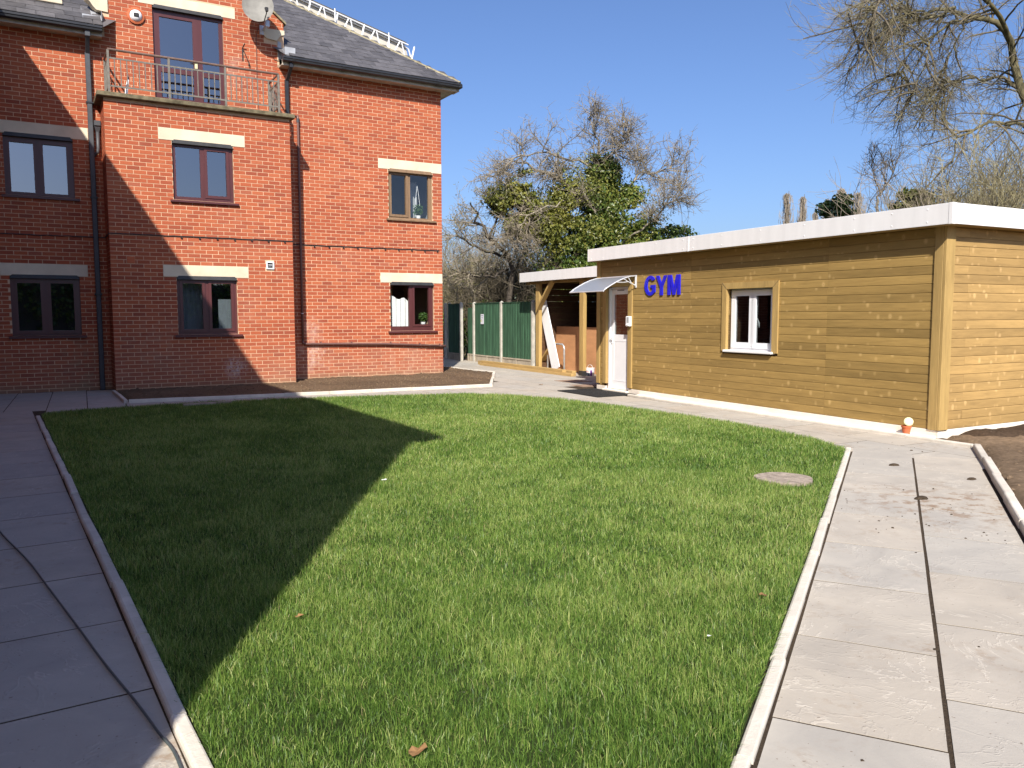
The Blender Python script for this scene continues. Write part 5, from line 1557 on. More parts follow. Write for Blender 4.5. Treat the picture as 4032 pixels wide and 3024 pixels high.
# back wall boards with narrow light gaps, side wall boards
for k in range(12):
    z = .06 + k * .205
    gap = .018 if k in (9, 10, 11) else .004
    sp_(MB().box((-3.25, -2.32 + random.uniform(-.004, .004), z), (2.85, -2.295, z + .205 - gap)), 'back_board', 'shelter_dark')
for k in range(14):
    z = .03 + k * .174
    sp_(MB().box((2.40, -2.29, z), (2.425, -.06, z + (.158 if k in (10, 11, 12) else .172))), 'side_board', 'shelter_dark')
# plywood sheets standing on edge
for i, (xa, xb, y, z1, lab) in enumerate(((1.15, 2.40, -.62, 1.225, 'orange brown plywood sheet standing left inside the shelter'), (-1.3, 1.14, -.52, 1.22, 'orange brown plywood sheet standing right inside the shelter behind the post'))):
    o = MB().box((-(xb - xa) / 2, -.009, 0), ((xb - xa) / 2, .009, z1), .002).build('plywood_sheet', MAT['plywood'], None, (*gym(17.4 + (xa + xb) / 2, -11.31 + y), .01), (R(2.5), 0, GA))
    tag(o, lab, 'plywood', 'plywood sheets in the shelter')
# white board leaning against the shelter post
wb = MB().box((-.20, -.012, 0), (.20, .012, 2.12), .003).build('white_board', MAT['board_white'], None, (*gym(18.86, -11.40), .07), (0, 0, 0))
wb.rotation_euler = (Matrix.Rotation(GA, 3, 'Z') @ Matrix.Rotation(R(27), 3, 'Y') @ Matrix.Rotation(R(3), 3, 'X')).to_euler()
tag(wb, 'long white board leaning against the left post of the shelter', 'board')
# cycle stand
hb = gthing('cycle_stand', 19.13, -11.55, 0, 'galvanised steel hoop stand for bicycles inside the shelter', 'cycle stand')
arc = [(.44, 0, 0), (.44, 0, .62)] + [(.44 - .14 + .14 * math.cos(a), 0, .62 + .14 * math.sin(a)) for a in np.linspace(.2, 1.57, 6)] + [(-.30 - .14 * math.sin(a), 0, .62 + .14 * math.cos(a)) for a in np.linspace(0, 1.37, 6)] + [(-.44, 0, .62), (-.44, 0, 0)]
MB().tube(arc, .026, 10).build('hoop', MAT['galvanised'], hb, smooth=True)
for x in (-.44, .44): MB().lathe([(0, .008), (.07, .008), (.075, 0)], 14, x, 0).build('base_plate', MAT['galvanised'], hb)
# paint bucket
pb = gthing('paint_bucket', 17.30, -11.47, 0, 'small white and purple paint bucket with handle beside the shelter post', 'bucket')
MB().lathe([(0, 0), (.105, 0), (.118, .19), (.125, .19), (.125, .205), (.112, .205), (0, .203)], 22).build('body', MAT['bucket_white'], pb)
def band(a0, a1, z0, z1, r0, r1, name, mat):
    mb = MB(); n = 8
    for i in range(n + 1):
        a = a0 + (a1 - a0) * i / n
        for z, r_ in ((z0, r0), (z1, r1)): mb.v.append((r_ * math.cos(a), r_ * math.sin(a), z))
    for i in range(n): mb.f.append((2 * i, 2 * i + 2, 2 * i + 3, 2 * i + 1))
    return mb.build(name, MAT[mat], pb)
va = R(90 + 28)   # towards the viewer in cabin frame
for a0, a1, z0, z1, mt_ in ((-.95 , -.52, .006, .15, 'label_purple'), (-.42, .62, .006, .085, 'label_dark'), (-.30, .6, .105, .118, 'label_red'), (-.28, .5, .138, .143, 'label_dark')):
    band(va - a1, va - a0, z0, z1, .1075 + .013 * z0 / .19, .1075 + .013 * z1 / .19, 'label', mt_)
MB().tube([(.125 * math.cos(a), .0, .175 + .125 * math.sin(a) * .9) for a in np.linspace(0, math.pi, 14)], .0045, 6).build('handle', MAT['bucket_white'], pb)
# long timber beams lying on the paving
for i, (d_, n_, z, Ln, w, h, tw, lab) in enumerate(((19.95, -10.95, .0, 5.35, .13, .075, .0, 'long pale timber beam lying lowest on the paving before the fence'), (20.30, -11.12, .0, 5.5, .12, .12, .6, 'long pale timber beam lying behind the others against the shelter'), (20.2, -10.98, .076, 4.9, .12, .07, -.25, 'long pale timber beam lying on top of the stack'))):
    o = MB().box((-Ln / 2, -w / 2, 0), (Ln / 2, w / 2, h), .004).build('timber_beam', MAT['wood_beam'], None, (*gym(d_, n_), z), (0, 0, GA + R(tw)))
    tag(o, lab, 'beam', 'timber beams stacked on the paving')

# ================================================================ GREEN FENCE
fe = tag(empty('garden_fence', (*gym(22.53, -11.62), 0), GA), 'green boarded fence with pale concrete posts behind the paving', 'fence')
def fpost(x, y, h=2.0, w=.10):
    mb = MB().box((x - w / 2, y - w / 2, -.02), (x + w / 2, y + w / 2, h - .05), .008)
    mb.add([(x - w / 2, y - w / 2, h - .05), (x + w / 2, y - w / 2, h - .05), (x + w / 2, y + w / 2, h - .05), (x - w / 2, y + w / 2, h - .05), (x, y, h)], [(0, 1, 4), (1, 2, 4), (2, 3, 4), (3, 0, 4)])
    mb.build('post', MAT['concrete_post'], fe)
for x, y in ((-2.0, .0), (0, 0), (2.0, .0), (2.58, .22), (3.85, .10), (4.15, .12)): fpost(x, y)
fbm_ = MB().extrude_x([(0, 0), (.022, 0), (.022, 0), (.0, 0)], 0, 1)
def fboard(L_):
    me = MB().add([(0, 0, 0), (.118, 0, 0), (.118, .006, 0), (0, .024, 0), (0, 0, L_), (.118, 0, L_), (.118, .006, L_), (0, .024, L_)], [(0, 3, 2, 1), (4, 5, 6, 7), (0, 1, 5, 4), (1, 2, 6, 5), (2, 3, 7, 6), (3, 0, 4, 7)]).mesh('board')
    me.materials.append(MAT['fence_green'])
    return me
FB = fboard(1.68)
def fpanel(x0, x1, y, z0=.25):
    p = MB().box((x0 + .0, y - .06, z0 + 1.68), (x1, y + .03, z0 + 1.70), .003).box((x0, y - .055, z0 + .2), (x1, y - .004, z0 + .25)).box((x0, y - .055, z0 + 1.4), (x1, y - .004, z0 + 1.45)).build('panel', MAT['fence_green'], fe)
    n = round((x1 - x0) / .108); w = (x1 - x0) / n
    for k in range(n):
        link('board', FB, None, p, (x0 + k * w, y - .004 + random.uniform(-.001, .001), z0 + random.uniform(-.006, 0)), (0, 0, R(random.uniform(-.3, .3))))
    g = MB().box((x0, y - .03, -.01), (x1, y + .015, z0 - .005), .004).build('gravel_board', MAT['gravel_board'], fe)
    for xx in (x0 + .02, (x0 + x1) / 2, x1 - .06): MB().box((xx, y + .015, .0), (xx + .045, y + .032, z0 - .01), .004).build('rib', MAT['gravel_board'], g)
    MB().box((x0, y + .015, z0 - .05), (x1, y + .03, z0 - .012), .004).build('rib', MAT['gravel_board'], g)
fpanel(-1.95, -.05, 0); fpanel(.05, 1.95, 0); fpanel(2.63, 3.80, .16)
FB = fboard(1.55)
fpanel(2.05, 2.58, -.03)
# notice on the fence
nt = gthing('notice', 23.85, -11.585, 1.26, 'white laminated notice pinned to the green fence', 'notice')
MB().box((-.115, 0, 0), (.115, .004, .325), .001).build('sheet', MAT['notice_paper'], nt)
for z, w, h, m_n in ((.275, .085, .016, 'notice_ink'), (.235, .045, .008, 'notice_ink'), (.212, .06, .008, 'notice_ink'), (.19, .05, .008, 'notice_ink'), (.10, .06, .006, 'notice_ink')):
    MB().box((-w, .004, z), (w, .0055, z + h)).build('print', MAT[m_n], nt)
MB().add([(.105, .0052, .08), (.03, .0052, .08), (.085, .0052, .15), (.105, .0052, .15)], [(3, 2, 1, 0)]).build('print', MAT['notice_yellow'], nt)
MB().lathe([(0, .0015), (.018, .0015)], 10).build('print', MAT['notice_ink'], nt, (.02, .0042, .145), (R(-90), 0, 0))

# ================================================================ TREES
def norm(a): return a / (np.linalg.norm(a, axis=-1, keepdims=True) + 1e-12)
def polylines(P0, D0, Ln, m, wig, grav, r_, tgt=None):
    """grow N curved shoots of m points"""
    P = [P0]; d = norm(D0); p = P0
    g = np.broadcast_to(np.asarray(grav, float), (len(P0),))
    for i in range(m - 1):
        d = d + r_.normal(0, wig, d.shape)
        d[:, 2] += g
        d = norm(d)
        p = p + d * (Ln / (m - 1))[:, None]
        P.append(p)
    return np.stack(P, 1)
def tubes(PL, r0, r1, sides):
    """PL (N,m,3) -> verts, quads"""
    N, m, _ = PL.shape
    T = np.empty_like(PL)
    T[:, 1:-1] = PL[:, 2:] - PL[:, :-2]; T[:, 0] = PL[:, 1] - PL[:, 0]; T[:, -1] = PL[:, -1] - PL[:, -2]
    T = norm(T)
    ref = np.where(np.abs(T[..., 2:3]) > .9, np.array([1., 0, 0]), np.array([0, 0, 1.]))
    A = norm(np.cross(T, ref)); B = np.cross(T, A)
    tt = np.linspace(0, 1, m)[None, :, None]
    rr = (r0[:, None, None] * (1 - tt) + r1[:, None, None] * tt)
    ang = np.linspace(0, 2 * math.pi, sides, endpoint=False)
    V = PL[:, :, None, :] + (A[:, :, None, :] * np.cos(ang)[None, None, :, None] + B[:, :, None, :] * np.sin(ang)[None, None, :, None]) * rr[..., None]
    base = (np.arange(N) * m * sides)[:, None, None]
    i = (np.arange(m - 1) * sides)[None, :, None]; k = np.arange(sides)[None, None, :]
    k2 = (k + 1) % sides
    Fq = np.stack([base + i + k, base + i + k2, base + i + sides + k2, base + i + sides + k], -1)
    return V.reshape(-1, 3), Fq.reshape(-1, 4)
def shoots(PL, per, t0, t1, r_, ang, spread, up=0.0):
    """start points and directions of side shoots along PL"""
    N, m, _ = PL.shape
    idx = np.repeat(np.arange(N), per)
    t = r_.uniform(t0, t1, len(idx))
    x = t * (m - 1); i = np.minimum(x.astype(int), m - 2); f = (x - i)[:, None]
    P = PL[idx, i] * (1 - f) + PL[idx, i + 1] * f
    T = norm(PL[idx, i + 1] - PL[idx, i])
    rn = r_.normal(size=T.shape)
    perp = norm(rn - T * (rn * T).sum(1, keepdims=True))
    a = np.radians(r_.normal(ang, spread, len(idx)))[:, None]
    D = T * np.cos(a) + perp * np.sin(a)
    D[:, 2] += up
    return P, norm(D), t, idx
def join_mesh(name, parts, mat, parent):
    VV, FF, o = [], [], 0
    for V, Fq in parts:
        VV.append(V); FF.append(Fq + o); o += len(V)
    return link(name, np_mesh(name, np.concatenate(VV), np.concatenate(FF), smooth=True), MAT[mat], parent)

# --- hawthorn with ivy behind the shelter
def ivy_hawthorn():
    r_ = np.random.default_rng(101)
    Y = 31.0
    base = at(2455, 1405, Y); base[2] = -.05
    root = tag(empty('hawthorn_tree', tuple(base)), 'tall bare hawthorn with ivy covered trunk behind the timber shelter', 'tree')
    b = base
    def P(u, v, dy): return at(u, v, Y + dy) - b
    limbs = [  # control polylines in photo position and depth offset, radius at start/end
        ([(2455, 1405, 0), (2435, 1000, .1), (2350, 820, -.3), (2275, 755, -.6), (2170, 690, -1.0), (2080, 650, -1.3), (1995, 640, -1.5)], .19, .03),
        ([(2440, 1100, 0), (2420, 850, .3), (2380, 715, .4), (2345, 640, .3), (2365, 570, .2), (2340, 510, .0), (2312, 470, -.1)], .16, .02),
        ([(2420, 850, .3), (2470, 760, .7), (2520, 680, 1.0), (2580, 680, 1.2), (2640, 670, 1.4), (2690, 650, 1.5)], .10, .02),
        ([(2380, 715, .4), (2300, 640, -.2), (2200, 610, -.8), (2120, 590, -1.4), (2030, 620, -2.0), (1950, 690, -2.4)], .08, .018),
        ([(2430, 980, .2), (2540, 900, -.5), (2620, 810, -1.0), (2670, 790, -1.3), (2690, 740, -1.6)], .08, .018),
        ([(2350, 820, -.3), (2260, 860, .5), (2150, 830, 1.0), (2050, 760, 1.5), (1930, 690, 1.8)], .09, .02),
        ([(2345, 640, .3), (2420, 610, -.4), (2470, 560, -.9), (2450, 520, -1.2)], .05, .012),
        ([(2275, 755, -.6), (2200, 800, -1.4), (2090, 850, -2.0), (2000, 930, -2.4)], .06, .015),
    ]
    parts, allp = [], []
    for pts, ra, rb in limbs:
        q = np.array([P(*p) for p in pts])
        t = np.linspace(0, len(q) - 1, 14); i = np.minimum(t.astype(int), len(q) - 2); f = (t - i)[:, None]
        q = q[i] * (1 - f) + q[i + 1] * f + r_.normal(0, .05, (14, 3))
        q[0] = P(*pts[0])
        allp.append(q)
        parts.append(tubes(q[None], np.array([ra * .62]), np.array([rb * .75]), 7))
    join_mesh('trunk', parts, 'bark_pale', root)
    A = np.stack(allp)
    p1, d1, t1, ix = shoots(A, 15, .30, 1.0, r_, 55, 14, .05)
    L1 = r_.uniform(.6, 1.5, len(p1)) * (1.15 - .5 * t1)
    B1 = polylines(p1, d1, L1, 7, .16, .02, r_)
    p2, d2, t2, _ = shoots(B1, 11, .12, 1, r_, 55, 15)
    L2 = r_.uniform(.35, 1.0, len(p2))
    B2 = polylines(p2, d2, L2, 5, .22, .0, r_)
    p3, d3, t3, _ = shoots(B2, 6, .1, 1, r_, 60, 18)
    L3 = r_.uniform(.10, .40, len(p3))
    B3 = polylines(p3, d3, L3, 3, .25, .0, r_)
    join_mesh('branches', [tubes(B1, np.full(len(B1), .024), np.full(len(B1), .010), 4), tubes(B2, np.full(len(B2), .0115), np.full(len(B2), .006), 3), tubes(B3, np.full(len(B3), .0065), np.full(len(B3), .004), 3)], 'twig_brown', root)
    # ivy
    C, Rd = [], []
    for u, v, dy, ru, rv in ((2400, 900, .1, 150, 170), (2370, 1040, -.2, 200, 130), (2300, 980, -.3, 150, 130), (2500, 960, .0, 130, 110), (2360, 780, .3, 70, 120), (2395, 690, .3, 55, 80), (2480, 800, .4, 70, 80), (2560, 1000, .3, 130, 70), (2230, 1080, -.6, 130, 90), (2340, 660, .3, 35, 50), (2650, 930, .6, 90, 45)):
        C.append(P(u, v, dy)); Rd.append((ru / F_PX * Y, .8, rv / F_PX * Y))
    leaf_cloud('ivy', C, Rd, 44000, .07, 'ivy_green', 51, root, shell=.35)
    C, Rd = [], []
    for u, v, dy, ru, rv in ((2020, 790, -1.4, 110, 70), (2090, 860, -1.2, 90, 80), (1970, 800, -1.6, 50, 40), (2070, 720, -1.2, 70, 50), (2160, 900, -.9, 90, 70), (2230, 790, -.5, 70, 90), (2040, 900, -1.5, 60, 50)):
        C.append(P(u, v, dy)); Rd.append((ru / F_PX * Y, .7, rv / F_PX * Y))
    leaf_cloud('ivy', C, Rd, 17000, .07, 'ivy_olive', 52, root, shell=.3)
    C, Rd = [], []
    for u, v, dy, ru, rv in ((2200, 760, -.6, 190, 130), (2330, 720, .2, 160, 120), (2480, 860, .3, 170, 130), (2150, 940, -1.0, 190, 120), (2330, 900, -.8, 220, 150)):
        C.append(P(u, v, dy)); Rd.append((ru / F_PX * Y, 1.2, rv / F_PX * Y))
    leaf_cloud('leaves', C, Rd, 14000, .05, 'ivy_olive', 53, root, shell=.1, tshift=-.05)
ivy_hawthorn()

def bare_tree(name, label, base, limbs, seed, mats=('bark_grey', 'twig_brown'), counts=(8, 8, 6), lens=((.8, 2.0), (.35, 1.0), (.1, .4)), rads=(.022, .010, .006), grav=(0, 0, 0), wig=(.14, .2, .25), ang=(50, 52, 55), t0=.3, up=0.0, cat='tree', pts=(7, 5, 3), buds=0, budmat='bud_leaf', group=None):
    r_ = np.random.default_rng(seed)
    root = tag(empty(name, tuple(base)), label, cat, group)
    parts, allp = [], []
    for q, ra, rb in limbs:
        q = np.array(q, float) - base
        t = np.linspace(0, len(q) - 1, 14); i = np.minimum(t.astype(int), len(q) - 2); f = (t - i)[:, None]
        qq = q[i] * (1 - f) + q[i + 1] * f
        Ls = np.linalg.norm(q[-1] - q[0])
        qq[1:] += r_.normal(0, .012 * Ls, (13, 3))
        allp.append(qq)
        parts.append(tubes(qq[None], np.array([ra]), np.array([rb]), 7))
    join_mesh('trunk', parts, mats[0], root)
    cur = np.stack(allp); out = []
    for k in range(len(counts)):
        p, d, t, ix = shoots(cur, counts[k], t0 if k == 0 else .12, 1.0, r_, ang[k], 15, up)
        Ln = r_.uniform(*lens[k], len(p)) * (1.15 - .45 * t)
        cur = polylines(p, d, Ln, pts[k], wig[k], grav[k], r_)
        out.append(tubes(cur, np.full(len(cur), rads[k]), np.full(len(cur), rads[k] * .5), 4 if k == 0 else 3))
    join_mesh('branches', out, mats[1], root)
    if buds:
        sel = cur[r_.integers(0, len(cur), buds), -1] + r_.normal(0, .03, (buds, 3))
        a = r_.normal(size=(buds, 3)); bb = r_.normal(size=(buds, 3)); a = norm(a) * .03; bb = norm(bb) * .018
        V = np.stack([sel + a, sel + bb, sel - a, sel - bb], 1)
        Fc = (np.array([(0, 1, 2), (0, 2, 3)])[None] + (np.arange(buds) * 4)[:, None, None]).reshape(-1, 3)
        link('leaves', np_mesh('leaves', V.reshape(-1, 3), Fc, {'tint': ('POINT', np.repeat(r_.random(buds), 4))}), MAT[budmat], root)
    return root

# --- leaning thorn tree left of it, behind the fence
Y = 30.0
b0 = at(2020, 1395, Y); b0[2] = 0
bare_tree('thorn_tree', 'leaning bare thorn tree behind the green fence beside the brick corner', b0, [
    ([b0, at(2010, 1120, Y), at(1990, 1010, Y - .2), at(1930, 930, Y - .6), at(1880, 850, Y - 1.0), at(1850, 800, Y - 1.2)], .13, .025),
    ([at(1990, 1010, Y - .2), at(1900, 985, Y + .5), at(1830, 950, Y + .8), at(1780, 900, Y + 1)], .06, .02),
    ([at(2010, 1120, Y), at(2060, 1000, Y + .5), at(2080, 920, Y + .6), at(2110, 870, Y + .8)], .07, .02),
    ([at(1930, 930, Y - .6), at(1960, 850, Y - .2), at(1930, 790, Y)], .05, .015),
    ([at(2000, 1060, Y), at(1940, 1090, Y - .8), at(1850, 1080, Y - 1.4), at(1780, 1060, Y - 1.8)], .05, .015)],
    61, ('bark_dark', 'twig_brown'), (9, 9, 6), ((.7, 1.7), (.3, .9), (.1, .35)), (.022, .011, .006), buds=2500)

# --- scrub behind the fence: single shrubs of upright stems with some leaves
def shrub(u, v0, Y, w, h, seed, label, mat='twig_brown', stems=16, leafmat=None, nleaf=0, lsize=.06, name='shrub'):
    r_ = np.random.default_rng(seed)
    b = at(u, 1400, Y); b[2] = -.02
    root = tag(empty(name, tuple(b)), label, 'shrub', 'scrub beyond the fence and cabin')
    p = np.stack([r_.uniform(-w * .3, w * .3, stems), r_.uniform(-.5, .5, stems), np.zeros(stems)], -1)
    d = np.stack([r_.normal(0, .22 if h < 5.3 else .11, stems) + p[:, 0] / w * (.6 if h < 5.3 else .25), r_.normal(0, .2, stems), np.ones(stems)], -1)
    B0 = polylines(p, d, r_.uniform(.6, 1.05, stems) * h, 9, .07, -.01, r_)
    p1, d1, t1, _ = shoots(B0, 9, .25, 1, r_, 38, 12, .1)
    B1 = polylines(p1, d1, r_.uniform(.25, .5, len(p1)) * h * (1.1 - .6 * t1), 6, .12, -.01, r_)
    p2, d2, t2, _ = shoots(B1, 7, .1, 1, r_, 42, 14, .05)
    B2 = polylines(p2, d2, r_.uniform(.08, .2, len(p2)) * h, 4, .16, .0, r_)
    join_mesh('stems', [tubes(B0, np.full(stems, .022), np.full(stems, .008), 5), tubes(B1, np.full(len(B1), .011), np.full(len(B1), .005), 3), tubes(B2, np.full(len(B2), .0065), np.full(len(B2), .004), 3)], mat, root)
    if nleaf:
        C = [(r_.uniform(-.35, .35) * w, r_.uniform(-.4, .4), h * r_.uniform(.15, .55)) for _ in range(9)]
        Rd = [(w * .22, .5, h * .18)] * 9
        leaf_cloud('foliage', C, Rd, nleaf, lsize, leafmat, seed + 500, root, shell=.1)
    return root
sl = [(1740, 34, 3.0, 4.2, 'twig_brown', 'ivy_olive', 700), (1800, 32, 3.0, 3.6, 'twig_willow', 'ivy_green', 1500), (1850, 33, 3.0, 4.4, 'twig_brown', 'bud_leaf', 1200), (1905, 31.5, 2.6, 3.4, 'twig_dark', 'ivy_green', 1800), (1950, 33, 3.0, 4.2, 'twig_willow', 'bud_leaf', 1200), (2010, 31, 2.6, 3.6, 'twig_dark', 'ivy_green', 1800), (2060, 33.5, 3.0, 4.4, 'twig_brown', 'ivy_olive', 1000), (2110, 31, 2.4, 3.9, 'twig_dark', 'ivy_green', 2200), (1780, 37, 3.6, 5.0, 'twig_poplar', None, 0), (1900, 38, 3.6, 5.2, 'twig_poplar', 'bud_leaf', 500), (2020, 38, 3.6, 5.0, 'twig_brown', 'bud_leaf', 500), (2150, 35, 3.4, 5.0, 'twig_dark', 'ivy_green', 2500), (2230, 33, 3.0, 4.2, 'twig_dark', 'ivy_green', 2800)]
wl_ = ['grey brown twiggy', 'yellowish twiggy', 'tall brown budding', 'dark low leafy', 'pale olive budding', 'dark ivy clad', 'tall olive leaved', 'dense dark green', 'far pale bare', 'far pale budding', 'far brown twiggy', 'tall dark ivy clad', 'dense glossy ivy clad']
for i, (u, Y_, w, h, mt_, lm, nl) in enumerate(sl):
    where = ['right beside the brick corner', 'above the second fence post', 'above the narrow green panel', 'above the notice on the fence', 'above the left fence panel', 'above the middle fence post', 'above the right fence panel', 'left of the shelter roof', 'farthest left behind the fence', 'far behind the left fence panel', 'far behind the right fence panel', 'behind the left end of the shelter roof', 'behind the middle of the shelter roof'][i]
    shrub(u, 0, Y_, w, h, 200 + i, '%s shrub %s' % (wl_[i], where), mt_, 18, lm or 'bud_leaf', int(nl * 2.2) + 900)

# --- big drooping tree behind the cabin at the right
def big_tree():
    r_ = np.random.default_rng(301)
    Y = 25.0
    base = at(4230, 1400, Y); base[2] = 0
    root = tag(empty('willow_tree', tuple(base)), 'huge bare tree with drooping branches at the top right', 'tree')
    def P(u, v, dy): return at(u, v, Y + dy) - base
    limbs = [
        ([(4230, 1440, 0), (4180, 900, 0), (4085, 400, .2), (3990, 195, .2), (3930, 105, .1), (3860, 55, .0), (3760, 30, -.3), (3640, 45, -.6)], .34, .07),
        ([(4085, 400, .2), (4080, 100, .8), (4010, -150, 1.0), (3900, -330, 1.0), (3700, -420, .8)], .26, .05),
        ([(3985, 190, .2), (3900, 40, -1.0), (3800, -90, -1.6), (3680, -150, -2.0), (3540, -130, -2.2)], .16, .04),
        ([(3760, 30, -.3), (3690, 75, -.5), (3590, 80, -.8), (3530, 95, -1.0), (3450, 150, -1.2)], .10, .03),
        ([(3860, 55, 0), (3780, 110, .6), (3730, 200, .9), (3700, 330, 1.0), (3690, 430, 1.0)], .08, .03),
        ([(3860, 55, 0), (3720, 90, -1.0), (3650, 190, -1.5), (3630, 300, -1.6), (3600, 400, -1.6)], .08, .028),
        ([(4130, 620, 0), (4030, 490, -.6), (3900, 480, -1.0), (3810, 520, -1.2), (3740, 620, -1.3)], .14, .035),
        ([(4100, 480, .1), (3990, 310, .8), (3900, 290, 1.4), (3800, 310, 1.7), (3700, 370, 1.9)], .12, .03),
        ([(3640, 45, -.6), (3560, 60, -.4), (3560, 250, .0), (3540, 330, .1)], .07, .025),
        ([(3700, -420, .8), (3580, -300, .4), (3480, -80, .0), (3430, 110, -.2)], .09, .02),
        ([(3540, -130, -2.2), (3470, -40, -2.3), (3410, 80, -2.3), (3370, 210, -2.3)], .06, .02),
        ([(3900, -330, 1.0), (3700, -250, 2.0), (3580, -60, 2.3), (3500, 120, 2.5)], .08, .02),
        ([(4090, 400, 0), (4200, 100, .5), (4320, -200, .6), (4400, -450, .6)], .2, .05),
        ([(4150, 700, 0), (4230, 500, 1.0), (4380, 300, 1.6), (4560, 250, 2.0)], .14, .03),
    ]
    parts, allp = [], []
    for pts, ra, rb in limbs:
        q = np.array([P(*p) for p in pts])
        t = np.linspace(0, len(q) - 1, 16); i = np.minimum(t.astype(int), len(q) - 2); f = (t - i)[:, None]
        qq = q[i] * (1 - f) + q[i + 1] * f
        qq[1:] += r_.normal(0, .11, (15, 3))
        for _ in range(1): qq[1:-1] = (qq[:-2] + 2 * qq[1:-1] + qq[2:]) / 4
        allp.append(qq)
        parts.append(tubes(qq[None], np.array([ra * .46]), np.array([rb * .55]), 9))
    join_mesh('trunk', parts, 'bark_moss', root)
    A = np.stack(allp)
    p1, d1, t1, ix = shoots(A, 16, .12, 1, r_, 50, 16, -.05)
    d1[:, 0] -= .22; d1 = norm(d1)
    L1 = r_.uniform(.7, 1.9, len(p1))
    B1 = polylines(p1, d1, L1, 9, .13, -.07, r_)
    p2, d2, t2, _ = shoots(B1, 9, .1, 1, r_, 45, 14, -.02)
    L2 = r_.uniform(.5, 1.4, len(p2))
    B2 = polylines(p2, d2, L2, 7, .12, .02, r_)
    p3, d3, t3, _ = shoots(B2, 5, .1, 1, r_, 40, 13, .0)
    L3 = r_.uniform(.2, .6, len(p3))
    B3 = polylines(p3, d3, L3, 5, .10, .12, r_)
    join_mesh('branches', [tubes(B1, np.full(len(B1), .034), np.full(len(B1), .013), 5), tubes(B2, np.full(len(B2), .0085), np.full(len(B2), .004), 3)], 'twig_dark', root)
    join_mesh('twigs', [tubes(B3, np.full(len(B3), .0042), np.full(len(B3), .0028), 3)], 'twig_willow', root)
big_tree()
# tangled scrub behind the cabin, right-hand side
rs = [(3580, 24, 1.6, 5.4, 'twig_poplar', 'ivy_green', 500), (3660, 25, 3.0, 5.8, 'twig_brown', 'ivy_green', 900), (3760, 23, 3.0, 5.2, 'twig_willow', None, 0), (3850, 24, 3.2, 5.8, 'twig_brown', 'ivy_olive', 400), (3930, 22, 3.0, 5.6, 'twig_willow', None, 0), (4000, 24, 3.4, 6.6, 'twig_willow', 'bud_leaf', 600), (4080, 22.5, 3.4, 6.4, 'twig_dark', None, 0), (3980, 26, 3.4, 7.2, 'twig_brown', None, 0), (3800, 27, 3.4, 6.4, 'twig_dark', None, 0), (3900, 28, 3.4, 7.0, 'twig_willow', None, 0)]
for i, (u, Y_, w, h, mt_, lm, nl) in enumerate(rs):
    shrub(u, 0, Y_, w, h, 400 + i, ['pale upright sapling clump behind the middle of the cabin roof', 'ivy dotted thicket behind the cabin roof left of its near corner', 'yellowish thicket rising behind the near corner of the cabin roof', 'brown olive thicket just right of the cabin roof corner', 'yellow brown tangle above the right-hand white fascia', 'tall yellowish budding thicket near the right edge of the view', 'dark thicket at the right edge of the view', 'tall brown thicket under the big tree at the right', 'dark thin thicket behind the cabin corner', 'tall yellow thicket below the drooping branches'][i], mt_, 18, lm, nl)
# young pale ash sapling behind the cabin roof
b1 = at(3440, 1390, 27.0); b1[2] = 0
bare_tree('ash_sapling', 'slim pale sapling forking above the cabin roof', b1, [([b1, at(3455, 830, 27), at(3468, 760, 27), at(3475, 690, 27.2), at(3480, 640, 27.2)], .06, .018), ([at(3468, 760, 27), at(3510, 700, 26.7), at(3530, 640, 26.5)], .03, .012), ([at(3468, 770, 27), at(3440, 690, 27.3), at(3430, 610, 27.5)], .03, .012)], 71, ('bark_pale', 'twig_poplar'), (7, 6, 4), ((.5, 1.1), (.25, .6), (.1, .3)), (.014, .008, .005), up=.25)
# ivy bushes showing above the cabin roof line
def bush(u, v, Y_, ru, rv, n, seed, label, mat='ivy_green'):
    b = at(u, 1400, Y_); b[2] = 0
    o = tag(empty('ivy_bush', tuple(b)), label, 'bush')
    r_ = np.random.default_rng(seed)
    st = at(u, v, Y_) - b
    ru, rv = ru / F_PX * Y_, rv / F_PX * Y_
    C = [st + np.array([r_.uniform(-.6, .6) * ru, r_.uniform(-.4, .4), r_.uniform(-1.2, .4) * rv]) for _ in range(8)]
    leaf_cloud('foliage', C, [(ru * .55, .5, rv * .6)] * 8, n, .085, mat, seed, o, shell=.3)
    d = norm(np.stack([r_.normal(0, .05, 7), r_.normal(0, .05, 7), np.ones(7)], -1))
    S_l = polylines(np.zeros((7, 3)), d, np.full(7, st[2] * .95), 8, .03, 0, r_)
    S_l[:, :, 0] += np.linspace(0, 1, 8)[None] * 0
    join_mesh('stems', [tubes(S_l, np.full(7, .04), np.full(7, .01), 5)], 'bark_dark', o)
bush(3310, 815, 30, 70, 55, 3200, 81, 'dark ivy bush peeking over the cabin roof before the poplars')
bush(3610, 785, 26, 95, 40, 2600, 82, 'low ivy mass on the thicket above the cabin roof', 'ivy_olive')
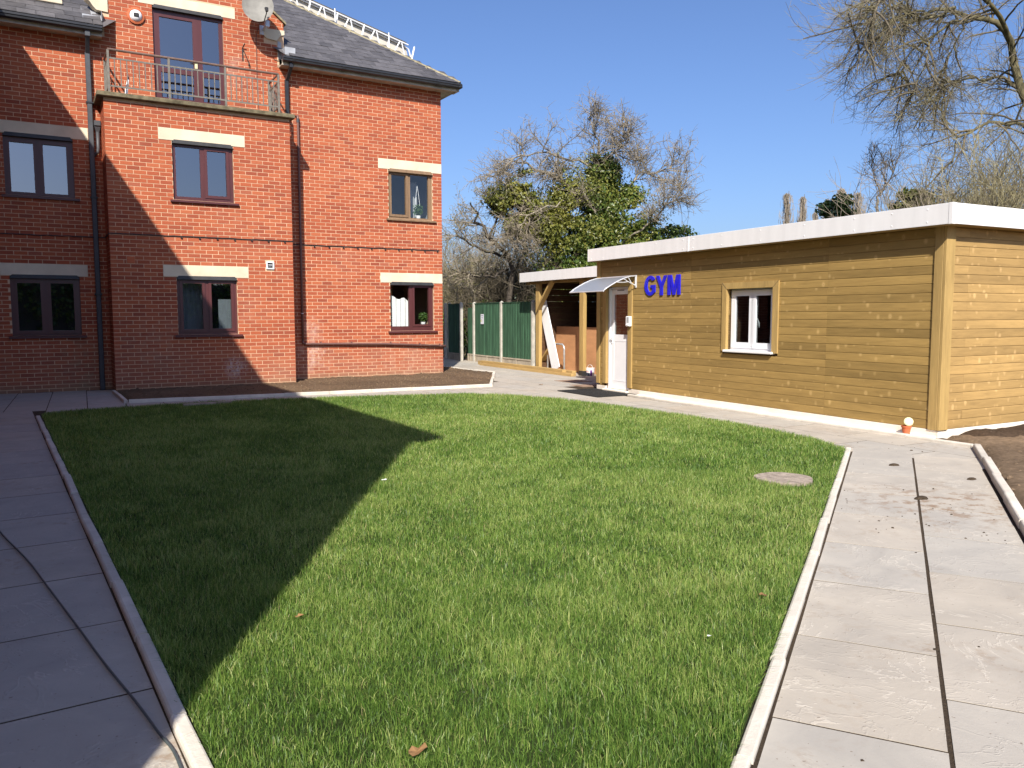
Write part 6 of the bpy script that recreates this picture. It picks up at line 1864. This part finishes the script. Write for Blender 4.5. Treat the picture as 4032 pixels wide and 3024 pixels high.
# distant columnar poplars
def poplar(u, vtop, wpx, Y_, seed, label):
    r_ = np.random.default_rng(seed)
    top = at(u, vtop, Y_); H = top[2]
    b = np.array([top[0], Y_, 0.0]); W = wpx / F_PX * Y_ / 2
    o = tag(empty('poplar_tree', tuple(b)), label, 'tree', 'distant bare columnar poplars')
    tr = polylines(np.zeros((1, 3)), np.array([[0, 0, 1.0]]), np.array([H]), 12, .01, 0, r_)
    trk = tubes(tr, np.array([.35]), np.array([.03]), 6)
    join_mesh('trunk', [trk], 'bark_grey', o)
    N = 120
    t = r_.uniform(.12, .97, N); z = t * H
    a = r_.uniform(0, 6.28, N)
    p = np.stack([np.zeros(N), np.zeros(N), z], -1)
    lean = r_.uniform(.12, .34, N) * (1.05 - .75 * t)
    d = np.stack([np.cos(a) * lean, np.sin(a) * lean, np.ones(N)], -1)
    Ln = np.minimum(H * .30 * r_.uniform(.5, 1.0, N), (H - z) * 1.0)
    B1 = polylines(p, d, Ln, 7, .05, .06, r_)
    sc_ = W / (np.percentile(np.abs(B1[:, -1, 0]), 80) + 1e-6)
    B1[..., 0] *= sc_; B1[..., 1] *= sc_
    p2, d2, t2, ix2 = shoots(B1, 16, .1, 1, r_, 26, 9, .5)
    B2 = polylines(p2, d2, r_.uniform(.4, 1.5, len(p2)) * (1.1 - .6 * t[ix2]), 4, .07, .05, r_)
    for B in (B1, B2):
        hh_ = np.clip(B[..., 2] / H, 0, 1)
        env = W * np.where(hh_ < .45, .55 + .45 * np.sin(hh_ / .45 * 1.57), np.sqrt(np.clip(1 - ((hh_ - .45) / .57) ** 2, 0, 1))) * np.clip(1 + .42 * r_.normal(size=hh_.shape[:1]), .35, 1.9)[:, None]
        rr_ = np.hypot(B[..., 0], B[..., 1]) + 1e-6
        k_ = np.minimum(1, np.abs(env) / rr_)
        B[..., 0] *= k_; B[..., 1] *= k_
        B[..., 2] = np.where(B[..., 2] > H * .96, H * .96 + (B[..., 2] - H * .96) * .35, B[..., 2])
    join_mesh('branches', [tubes(B1, np.full(N, .05), np.full(N, .02), 3), tubes(B2, np.full(len(B2), .022), np.full(len(B2), .012), 3)], 'twig_poplar', o)
poplar(3101, 752, 60, 110, 901, 'distant bare poplar leftmost behind the cabin roof')
poplar(3162, 766, 46, 112, 902, 'distant narrow bare poplar second from the left behind the cabin roof')
poplar(3258, 780, 50, 108, 903, 'distant bare poplar just left of the dark ivy bush')
poplar(3315, 735, 66, 100, 904, 'tallest distant poplar above the dark ivy bush')
poplar(3380, 750, 80, 102, 905, 'distant broad bare poplar right of the dark ivy bush')
poplar(3210, 830, 40, 125, 906, 'farthest low poplar between the second and third poplars')

# tall evergreen row behind the viewer, seen mirrored in the lower windows
hg_ = tag(empty('conifer_hedge', (8, -26, 0)), 'tall dark evergreen hedge behind the viewer', 'hedge')
hx = np.arange(-22, 44, 1.3)
leaf_cloud('foliage', [(x, 0, 2.6 + .7 * math.sin(x * 1.3) + .5 * math.sin(x * 3.1)) for x in hx], [(1.2, 1.1, 2.9)] * len(hx), 42000, .17, 'ivy_green', 77, hg_, shell=.3)
MB().box((-23, -.35, -.05), (44, .35, 4.2)).build('core', MAT['bark_dark'], hg_)
